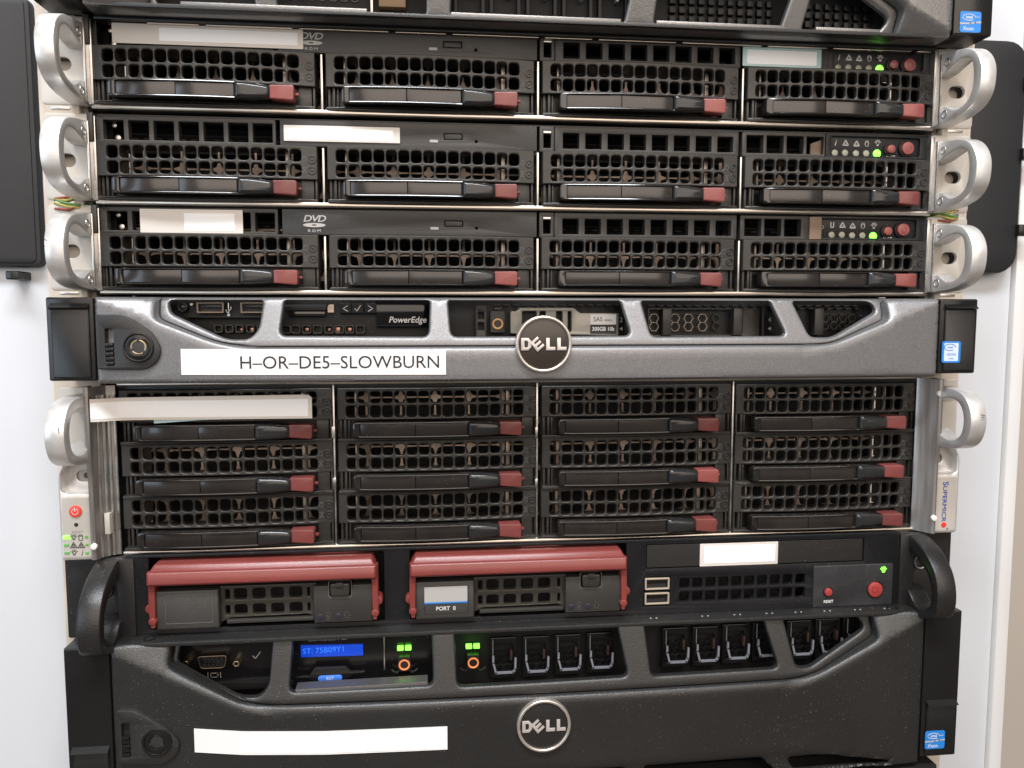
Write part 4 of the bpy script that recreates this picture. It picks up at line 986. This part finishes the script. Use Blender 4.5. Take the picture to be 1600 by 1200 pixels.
cpn = part('control_panel', MB().prism(rr(cx0, cx1, zc0, zc1, .6), YB - .8, YB + 1, .3), mat('worn_control_plate', (.030, .030, .031), .35, var=.35, vscale=60, speck=.3, sth=.7), bk)
for (p, r) in (((1294, 925), 2.2), ((1367, 921), 4.2)):
    x, z = at(*p, YB - 1)
    part('button_collar', MB().prism([circ(x, z, r + .8, 24), circ(x, z, r + .1, 24)], YB - .9, YB, .15), CAPB, cpn)
    part('reset_button' if r < 3 else 'power_button', MB().prism(circ(x, z, r, 28), YB - 2.0, YB, .5), mat('button_red', (.36, .045, .04), .35), cpn)
x, z = at(1367, 921, YB - 2.1); m = MB(); m.stroke([(x + 1.7 * math.cos(t), z + 1.7 * math.sin(t)) for t in [math.radians(120 + 30 * k) for k in range(11)]], .35, YB - 2.12); m.stroke([(x, z + .3), (x, z + 2.2)], .35, YB - 2.12)
part('power_mark', m, RED, cpn)
x, z = at(1293, 939, YB); part('lettering', text('RESET', 1.5, x, z, YB - 1.05, bold=.015), WHITEINK, cpn)
x, z = at(1379, 890, YB); part('lit_symbol', icons('sun', x, z, YB - 1.05, 1.6), GREENON, cpn)

def caddy(xL, xR, plab):
    """drive caddy with a folding red handle across its top"""
    zl, zh = -257.8, -238.6; yb_ = YB - 2.0
    t = part('drive_caddy', MB().prism([rr(xL + 1, xR - 1, zl - 1, -224.5, .6)], YB + 12, YB + 14, .2), DARK, bk)
    w_ = xR - xL; la, lb = xL + 1.2, xL + 1.2 + 30.5
    part('label_block', MB().prism(rr(la, lb, zl - .6, zh, .5), yb_ - 2.6, YB + 10, .6), PLAS2, t)
    (part('label_frame', MB().prism([rr(la + 4.5, lb - 3, zl + 2.2, zh - 2.2, .4), rr(la + 4.8, lb - 3.3, zl + 2.6, zh - 2.5, .4)], yb_ - 2.8, yb_ - 2, .08), DIMINK if not plab else PLAS, t))
    va, vb = lb + 1.5, xR - 32.0
    vp = []
    for k in range(4):
        for zc in (-242.6, -250.9): vp.append(roundpoly(rr(lb + 6.6 + 9.2 * k, lb + 13.2 + 9.2 * k, zc - 2.9, zc + 2.9, 0), 1.5, 2))
    for zc in (-242.6, -250.9): vp += [rr(lb + 2.2, lb + 4.6, zc - 2.6, zc + 2.6, .7), rr(vb - 3.2, vb - 1.8, zc - 2.4, zc + 2.4, .5)]
    vent_out = [(lb, -257), (lb + 5, -254.8), (vb - 3, -254.4), (vb + 1.5, -256.6), (vb + 1.5, -238.2), (lb, -238.2)]
    part('vent_grille', MB().prism([vent_out] + vp, yb_ + 1.2, yb_ + 5, .4), mat('vent_grille_plastic', (.040, .036, .030), .34), t)
    part('vent_sill', MB().box(lb + 3, vb, yb_ + .2, yb_ + 3, -257.6, -255.6, .4), PLAS2, t)
    ra, rb = xR - 31.5, xR - 1.8
    part('latch_block', MB().prism([(ra, zl - .2), (rb, zl - .2), (rb, zh), (ra + 19.5, zh), (ra + 19.0, -244.2), (ra + 8.0, -244.2), (ra + 7.6, zh), (ra, zh)], yb_ - 2.6, YB + 10, .5), PLAS2, t)
    lt = part('push_latch', MB().prism(roundpoly([(ra + 8.8, -243.8), (ra + 18.0, -243.8), (ra + 18.4, -237.2), (ra + 8.4, -237.2)], 1.2), yb_ - 4.4, YB + 8, .8), PLAS, t)
    part('latch_tooth', MB().box(ra + 11.4, ra + 15.2, yb_ - 5.2, yb_ - 3, -238.8, -236.4, .3), PLAS, lt)
    part('latch_gap', MB().prism([rr(ra + 7.4, ra + 19.4, -245.4, -236, 1.4), rr(ra + 7.9, ra + 18.9, -245.0, -236, 1.2)], yb_ - 2.75, yb_ - 2.3, .1), DIMINK, t)
    for dx in (3.0, 12.2):
        part('indicator_light', MB().prism(circ(ra + dx, -255.0, 1.7, 16), yb_ - 2.9, yb_, .3), mat('violet_dark_lens', (.03, .026, .045), .15), t)
    sm = MB(); sm.stroke(circ(ra + 7.2, -253.6, 1.1, 8), .28, yb_ - 2.8, .2, True); sm.stroke(circ(ra + 7.2, -255.8, .9, 8), .28, yb_ - 2.8, .2, True); sm.stroke(roundpoly(rr(ra + 15.6, ra + 17.8, -256, -252.8, 0), .8), .3, yb_ - 2.8, .2, True)
    part('symbol', sm, DIMINK, t)
    # red handle: channel bar with two arms
    hb = MB().prism(roundpoly([(xL - 1.6, -234.6), (xR + .6, -234.6), (xR + .6, -227.4), (xL - 1.6, -227.4)], .8), YB - 9.0, YB - 6, 1.0)
    n0 = len(hb.v)
    hb.prism(roundpoly([(xL - 1.2, -228.6), (xR + .2, -228.6), (xR - 2.0, -224.4), (xL + 1.4, -224.4)], .8), YB - 7.6, YB + 4, .8)
    hb.map(lambda x, y, z: (x, y + (z + 228) * .75 if z > -227.9 else y, z))
    h = part('red_handle', hb, REDH, t, smooth=50)
    for (a, b, c, sg) in ((xL - 1.6, xL + 1.0, 0, 1), (xR - 2.2, xR + .8, 0, -1)):
        ar = MB().prism(roundpoly([(a, -229), (a + 3.2, -229), (a + 3.2 - .4 * sg, -250), (a + 2.6, -257), (a + .6 , -257), (a - .4 * sg, -248)], .6), YB - 6.2, YB + 2, .5)
        ar.prism(circ((a + 1.6) - 1.6 * sg, -247.4, 2.4, 14), YB - 5, YB + 3, .5)
        ar.prism(circ((a + 1.6) - .2 * sg, -253.4, 2.0, 14), YB - 6.6, YB + 3, .6)
        part('handle_arm', ar, REDH, h)
    return t, la, lb, yb_
tA = caddy(-194.5, -84.3, False)
tB = caddy(-65.3, 46.3, True)
la, lb, yb_ = tB[1:]
part('label_card', MB().prism(rr(la + 4.6, lb - 3.6, -249.4, -241.2, .2), yb_ - 2.85, yb_ - 2.5), GREYINK, tB[0], 'silver card with a blue edge')
part('card_edge', MB().prism(rr(la + 4.6, lb - 3.6, -250.2, -249.4, .1), yb_ - 2.85, yb_ - 2.5), STBLUE, tB[0])
part('lettering', text('PORT  0', 2.0, (la + lb) / 2 + .4, -253.0, yb_ - 2.8, bold=.012), WHITEINK, tB[0])
OUT3 = spline([(0, 44), (8, 42.5), (18, 38), (26, 31), (30, 23), (31, 14), (28.5, 6), (22, 2), (12, .8), (0, .8)])
IN3 = spline([(0, 36), (8, 34), (15, 31), (21.5, 26), (24.5, 20), (24.8, 13), (22, 8), (16, 5.4), (10, 7.5), (5, 12), (0, 14)])
for sgn in (-1, 1):
    a, b = sorted((sgn * 208, sgn * 238))
    hh = part('ear', MB().prism([rr(a, b, -265, -223, 1), circ(sgn * 221.5, -240.5, 3.6, 20)], YB + 6.5, YB + 9, .4), SATB, bk)
    part('ear_ring', MB().prism([circ(sgn * 221.5, -240.5, 4.2, 20), circ(sgn * 221.5, -240.5, 3.5, 20)], YB + 5.6, YB + 7, .3), STEEL if sgn > 0 else SATB, hh)
    part('handle', c_handle(OUT3, IN3, -266.4, 212.4 - (3.0 if sgn > 0 else 1), 223.4 - (3.0 if sgn > 0 else 1), sgn, YB + 3, 1.4), SATB, bk, smooth=50)
    a, b = sorted((sgn * 204.5, sgn * 212.8))
    part('handle_web', MB().box(a, b, YB - 1, YB + 8, -265, -222.5, .6), SATB, bk)

# ---------------------------------------------------------------- two-unit bezel shape
Z2T, Z2B = -262.6, -349.5
def band2(f): return roundpoly([f(p) for p in [(-184.5, -255), (-186, -274.5), (-150, -294.2), (-133, -295.8), (135, -295.8), (150, -294.2), (186.5, -276.5), (184, -255)]], [0, 3, 7, 5, 5, 7, 3, 0], 3)
O2 = [([(-180.8, -265.4), (-137.2, -265.4), (-138.4, -286), (-142.5, -291.0), (-151.6, -291.0), (-183.0, -275.0)], [2.5, 1, 3, 4, 5, 3]),
      ([(-125.2, -265.4), (-56.6, -265.4), (-56.2, -288.6), (-126.8, -289.4)], [1, 1, 2.5, 2.5]),
      ([(-43.4, -265.4), (41.2, -265.4), (45.6, -289.0), (-42.4, -289.8)], [1, 1, 2.5, 2.5]),
      ([(57.6, -265.4), (122.4, -265.4), (128.8, -289.4), (59.6, -289.4)], [1, 1, 2.5, 2.5]),
      ([(135.6, -265.4), (176.0, -265.4), (181.4, -272.6), (147, -290.2), (140.2, -289.4)], [1, 3, 3, 5, 2.5])]
BOT = [roundpoly(p, 2.5, 3) for p in ([(-182, -349), (-150, -339), (-62, -339), (-58, -349)], [(-48, -347), (-46, -338.8), (44, -338.8), (52, -347)],
                                       [(58, -347), (55, -339), (120, -339), (128, -347)], [(140, -347), (136, -340.6), (160, -340.6), (196, -347)])]
r2 = thing('rack_server', 'tall server behind a black bezel with a round badge and a small blue screen', 'server', (0, 0, Z2B))
part('chassis', MB().box(-216, 216, 1, 300, Z2B, Z2T - 2.6), DARK, r2)
bnd = band2(lambda p: p)
yf2 = make_yfun(bnd, Z2T, -295.8, crease=((150, -295), (213, -266)), second=[roundpoly([(-196, -353), (-160, -336.2), (150, -336.6), (200, -353)], 4)])
part('bezel', bezel_mesh(rr(-213.2, 213.2, Z2B, Z2T, .8, 1), [roundpoly(p, r, 3) for p, r in O2] + BOT, bnd, yf2, lines=[((150, -295), (212, -267)), ((-150, -295), (-212, -267))]), BEZB, r2, smooth=40)
part('bezel_top', MB().box(-213, 213, -17.6, 2, Z2T - 2.6, Z2T - .25, .6), BEZB, r2)
for s in (-1, 1): end_cap(r2, s, Z2T - .2, Z2B + 3.5, (-313.0, Z2B + 5))
cap = [o for o in r2.children if o.name.startswith('end_cap')]
intel_sticker(cap[1], 221.4, -335.6, -21.7, 11.6, 10.4, 1)
dell_badge(r2, 0.9, -310.6, -28.9, mat('badge_face_black', (0.020, 0.019, 0.018), 0.3))
lp2 = roundpoly([(-210, -293.4), (-201, -294.2), (-186, -304.6), (-180.4, -312), (-182.4, -318.5), (-189, -322.4), (-210, -321.2)], [1.5, 5, 6, 6, 4, 5, 1.5], 4)
lock(r2, lp2, -191.4, -310.6, -23.8, BEZB, (-206.0, -308.5))
lo = part('name_label', on_bezel(strip([-173.8, -150, -110, -48.5], [-317.4, -319.6, -321.0, -321.2], [-305.2, -307.4, -308.8, -309.0]), yf2, -.4), PAPER, r2, 'white label tape with a white redaction block on the black bezel')
part('redaction_patch', on_bezel(strip([-151, -110, -60.5, -50], [-318.2, -320.0, -320.4, -320.4], [-309.6, -310.2, -310.2, -310.2], .2), yf2, -.55), BRIGHT, lo)  # redaction block following the bezel as a white patch
tm = MB()
for k, px in enumerate((1020, 1100, 1150, 1200, 1245, 1290, 1337, 1383)):
    x = at(px, 962, -12)[0]; tm.prism(circ(x - 1.6, -13.6, .5, 8), 0, .25, swap=lambda u, v, w_: (u, v, Z2T + w_)); tm.prism(circ(x + 1.6, -13.6, .5, 8), 0, .25, swap=lambda u, v, w_: (u, v, Z2T + w_))
part('bay_mark', tm, GREYINK, r2)
for x in (-197, 199): part('rim_mark', MB().prism([circ(x, -12.6, 2.9, 20), circ(x, -12.6, 2.2, 20)], -.1, .35, swap=lambda u, v, w_: (u, v, Z2T + w_)), CAPB, r2)
# inside the openings
Y0 = -5.0
part('front_panel', MB().box(-212, -50, Y0 + 2.4, Y0 + 5, -300, Z2T - 1), mat('gloss_black_panel', (.010, .010, .011), .2, speck=.3, sth=.7), r2)
x, z = P(334, 1031, Y0)
vg = MB().prism([roundpoly([(x - 7.6, z + 3.4), (x + 7.6, z + 3.4), (x + 6.4, z - 3.6), (x - 6.4, z - 3.6)], 2), roundpoly([(x - 6.7, z + 2.7), (x + 6.7, z + 2.7), (x + 5.7, z - 2.9), (x - 5.7, z - 2.9)], 1.6)], Y0 - 3, Y0 + 4, .3)
vo = part('video_port', vg, DULLG, r2)
m = MB().prism(roundpoly([(x - 6.6, z + 2.6), (x + 6.6, z + 2.6), (x + 5.6, z - 2.8), (x - 5.6, z - 2.8)], 1.6), Y0 - 1.6, Y0 + 3)
part('port_insulator', m, CAPB, vo)
ph = MB()
for r_, zc in enumerate((1.5, -.1, -1.7)):
    for k in range(5): ph.prism(circ(x - 4.2 + 2.1 * k + (.5 if r_ == 1 else 0), z + zc, .42, 8), Y0 - 1.7, Y0)
part('pin_hole', ph, INK, vo)
for px in (292, 371):
    x, z = P(px, 1034, Y0); part('jack_screw', MB().prism([circ(x, z, 1.9, 6), circ(x, z, .8, 10)], Y0 - 3, Y0 + 3, .3), GOLD, vo)
x, z = P(333, 1058, Y0); m = MB().stroke(rr(x - 1.8, x + 1.8, z - 1.1, z + 1.1, .3), .35, Y0 + 2.2, .2, True); m.stroke([(x - 3.2, z - 1.4), (x - 3.2, z + 1.4)], .35, Y0 + 2.2); m.stroke([(x + 3.2, z - 1.4), (x + 3.2, z + 1.4)], .35, Y0 + 2.2)
x, z = P(400, 1027, Y0); m.stroke([(x - 2, z - .2), (x - .8, z - 1.6), (x + 1.8, z + 1.8)], .4, Y0 + 2.2)
part('port_symbol', m, GREYINK, r2)
part('panel_ledge', MB().box(-176, -137.5, Y0 - .6, Y0 + 3, P(380, 1064)[1] - 4, P(380, 1064)[1], .3), CAPB, r2)
# screen
(xa, za), (xb, zb_) = P(469, 1008, Y0), P(567, 1029, Y0)
ls = part('lcd_screen', MB().prism([(xa, P(469, 1029, Y0)[1]), (xb, P(567, 1026, Y0)[1]), (xb, P(567, 1009, Y0)[1]), (xa, P(469, 1011, Y0)[1])], Y0 + 1.4, Y0 + 3, .1), LCD, r2)
m = text('ST: 75B09Y1', 2.9, 0, 0, 0, .05, align='LEFT', sx=1.02); x, z = P(472, 1020, Y0)
m.map(lambda a, b, c: (x + a * 1.0, Y0 + 1.3 + b, z + c + a * .02)); part('lettering', m, LCDTXT, ls)
x, z = P(512, 1001, Y0); part('lettering', text('Gen.Idrac7Mbr', 2.0, x, z, Y0 + 2.2, sx=1.2), GREYINK, r2)
(x, z) = P(517, 1055, Y0)
tg = part('service_tag', MB().prism(roundpoly([(x - 11, z + 1.2), (x - 8, z + 5.6), (x + 8, z + 5.6), (x + 10.5, z + 2.6), (x + 18, z + 2.6), (x + 18, z + 1.6), (x + 12, z + 1.0), (x + 7.5, z - 2), (x - 8, z - 2), (x - 12, z + .6), (x - 18, z + .4), (x - 18, z + 1.4)], .5), Y0 - 3, Y0 - 1, .3), CAPB, r2)
part('blue_tag', MB().prism(rr(x - 6.2, x + 6.2, z - 1.6, z + 1.4, 1.4, 4), Y0 - 3.6, Y0 - 2.6, .2), BLUEPILL, tg)
part('lettering', text('EST', 1.5, x, z - .1, Y0 - 3.7, sx=1.2), STWHITE, tg)
part('sill', MB().prism([(-124.6, -291.4), (-58.2, -290.4), (-58.2, -287.9), (-124.6, -288.7)], -21.5, -13.5, .4), BEZG, r2)
def drive_face(px, py, lit):
    x, z = P(px, py, Y0)
    t = part('carrier_button', MB().box(x - 3.4, x + 3.4, Y0 - 2.6, Y0 + 3, z - 3.6, z + 4.6, .4, .4), mat('brown_black_button', (.018, .014, .012), .35), r2)
    part('button_ring', MB().prism([circ(x, z + .2, 3.0, 24), circ(x, z + .2, 2.1, 24)], Y0 - 3.2, Y0 - 2.2, .3), ORANGE, t)
    for dx in (-2.1, 2.0): part('status_light', MB().prism(rr(x + dx - 1.6, x + dx + 1.6, z + 7.0, z + 9.0, .3), Y0 - .4, Y0 + 2, .1), GREENON, r2)
    w_ = MB().stroke([(x - 6.6, z - 3.2), (x - 4.6, z - 4.6), (x - 3.6, z - 4.6)], .7, Y0 - 1, .8); w_.stroke([(x + 6.6, z - 3.2), (x + 4.6, z - 4.6), (x + 3.6, z - 4.6)], .7, Y0 - 1, .8)
    part('carrier_wire', w_, STEEL, r2)
drive_face(632, 1036, 1); drive_face(739, 1033, 1)
part('carrier_wall', MB().box(P(600, 1035, Y0)[0], P(602, 1035, Y0)[0], Y0 - 3, Y0 + 3, -287, -266, .3), STEEL, r2)
WIREM = mat('dull_wire_steel', (.33, .34, .38), .35, .45)
def carrier(px, py, yoff=0):
    x, z = P(px, py, Y0)
    t = part('drive_carrier', MB().prism([rr(x - 7.2, x + 7.2, z - 10.5, z + 12, .6), rr(x - 5.2, x + 5.2, z - 7.5, z + 8, .6)], Y0 + 1.5, Y0 + 3.2, .3), CAPB, r2)
    b = MB(); 
    for (cx, cz) in ((-2, 3.8), (2.1, 3.8), (0, .3), (-3.9, .3), (3.9, .3), (-2, -3.3), (2.1, -3.3)): b.prism([circ(x + cx, z + cz - 1, 2.5, 6, math.pi / 6), circ(x + cx, z + cz - 1, 2.0, 6, math.pi / 6)], Y0 + .6, Y0 + 2, .1)
    part('honeycomb_vent', b, DKPL, t)
    u = MB().stroke([(x - 5.9, z + 3.8), (x - 5.9, z + .4), (x - 4.4, z - 5.4), (x + 4.8, z - 5.4), (x + 5.9, z - 3.6), (x + 6.1, z + 2.2)], 1.0, Y0 - 3.5, 1.2)
    u.stroke([(x - 5.9, z + 12), (x - 5.9, z + 4)], .4, Y0 - 1, .5)
    part('release_wire', u, WIREM, t)
    part('latch_blade', MB().box(x + 3.4, x + 4.6, Y0 - 1.5, Y0 + 2, z + .6, z + 6, .2), mat('brown_blade', (.05, .025, .02), .5), t)
for px, py in ((787, 1032), (838, 1030), (888, 1027), (938, 1024), (1056, 1016), (1103, 1014), (1150, 1010), (1197, 1006), (1250, 1004), (1295, 1001), (1338, 998)): carrier(px, py)
part('lower_grille', MB().box(-200, 200, -6, -3, -349, -340, .2), PLAS2, r2)

# server below: only its dark top edge shows
single('rack_server', MB().box(-216, 225, -20, 300, -395, Z2B - 2.4, 1.0), SATB, 'dark server lowest of all, its top edge just showing under the black bezel', 'server')

# ---------------------------------------------------------------- topmost server, bezel cut at its lower edge
mz = lambda p: (p[0], -220.8 - p[1])
T0, T1 = -220.8 - Z2T, -220.8 - Z2B
r3 = thing('rack_server', 'tall server at the very top, silver grey bezel with dark openings along its lower edge', 'server', (0, 0, T0))
part('chassis', MB().box(-216, 216, 1, 300, T0 + 1.0, T1), DARK, r3)
bnd3 = band2(mz)
yf3 = make_yfun(bnd3, T0, -220.8 + 295.8, crease=((150, 74.2), (213, 45.5)))
part('bezel', bezel_mesh(rr(-213.2, 213.2, T0, T1, .8, 1), [roundpoly([mz(q) for q in p], r, 3) for p, r in O2], bnd3, yf3, lines=[((150, 74.2), (212, 46.5)), ((-150, 74.2), (-212, 46.5))]), BEZG, r3, smooth=40)
for s in (-1, 1): end_cap(r3, s, T1, T0 + 1.2, (T1 - 10, T1 - 40))
cap = [o for o in r3.children if o.name.startswith('end_cap')]
intel_sticker(cap[1], 222.6, 49.6, -20.7, 11.6, 10.4, 1)
part('bezel_underside', MB().box(-213, 213, -17.6, 2, T0 + .25, T0 + 2.2, .5), BEZB, r3)
part('lower_flange', MB().box(-214, 216, -4, 5, T0 - 1.2, T0 + .2, .3), SATB, r3)
Y0 = -5.0
for k, px in enumerate((733, 789, 846, 902, 958)):
    x, z = at(px, 10, Y0)
    t = part('drive_carrier', MB().prism([rr(x - 7.9, x + 7.9, 46.2, 62, .5), rr(x - 5.9, x + 5.9, 48.2, 61, .5)], Y0 - 1, Y0 + 3, .4), DKPL, r3)
    part('carrier_clip', MB().box(x + 1.2, x + 2.6, Y0 - 2, Y0 + 2, 57.6, 62, .2), WIREM, t)
part('carrier_back', MB().box(-212, 212, Y0 + 3, Y0 + 5, T0 + 1, 75), DARK, r3)
gb = MB()
for j in range(3):
    for k in range(40):
        px = 1052 + k * 15.2; x, z = at(px, 10, Y0)
        if x > 178 or 124 < x < 134: continue
        gb.prism(rr(x - 1.8, x + 1.8, 49.4 + 4.6 * j, 53 + 4.6 * j, .7), Y0 + .4, Y0 + 3.2, .4)
part('vent_stud', gb, DKPL, r3)
x, z = at(613, 2, Y0); part('tan_module', MB().box(x - 6.6, x + 6.6, Y0 - 2, Y0 + 3, 50.4, 62, .6), mat('tan_module_plastic', (.28, .18, .09), .45), r3)
gb = MB()
for k in range(7): x, z = at(452 + 17 * k, 3, Y0); gb.stroke(circ(x, 55.5, 2.0, 10), .4, Y0 + 2.2, .6, True)
part('vent_ring', gb, DIMINK, r3)
part('carrier_wall', MB().box(at(579, 5, Y0)[0], at(583, 5, Y0)[0], Y0 - 2, Y0 + 3, 47, 62, .3), STEEL, r3)
lip = MB()
for (a, b) in ((-170, -84), (-44, 40), (58, 124), (141, 176)): lip.box(a, b, -17.5, -8, T0 + 1.6, T0 + 3.6, .5)
part('opening_sill', lip, BEZG, r3)
# sheet-steel edge of the slim server under it, broken by small tabs
x0 = -190
eb = MB()
while x0 < 210:
    w_ = 34 + 10 * math.sin(x0); eb.box(x0, min(x0 + w_, 214), -2.2, 2, T0 - 1.9, T0 - 1.4, .1); x0 += w_ + 3.4
part('steel_edge', eb, LIPM, s1)

for o in bpy.data.objects:
    if o.name.split('.')[0] in ('fan_fins', 'vent_rib', 'pin_hole', 'bay_mark', 'copper_contact', 'vent_stud', 'vent_ring', 'steel_edge', 'symbol', 'honeycomb_vent', 'vent_frame'): o['kind'] = 'stuff'

# scuffs on two handles and dust streaks that the photograph shows
sv_handles = [o for o in sv.children if o.name.startswith('handle')]
mk_ = MB()
for k in range(5): mk_.stroke([(228.2 + k * .25, -152.0 - k * 1.3), (230.2 - k * .1, -152.6 - k * 1.25)], .3, -36.5, .12)
part('scuff', mk_, DIMINK, sv_handles[1])
mk_ = MB(); mk_.stroke([(-225.0, -152), (-224.6, -156), (-225.2, -158)], .3, -36.5, .12)
part('scuff', mk_, DIMINK, sv_handles[0])
mk_ = MB()
for (x_, z_) in ((-227.0, -66.6), (-226.4, -68.4), (-227.2, -69.6)): mk_.stroke([(x_, z_), (x_ + .9, z_ - .8)], .35, -35.9, .12)
part('paint_mark', mk_, REDB, [o for o in s3.children if o.name.startswith('handle')][0])
for o in bpy.data.objects:
    if o.name.split('.')[0] in ('scuff', 'paint_mark'): o['kind'] = 'stuff'
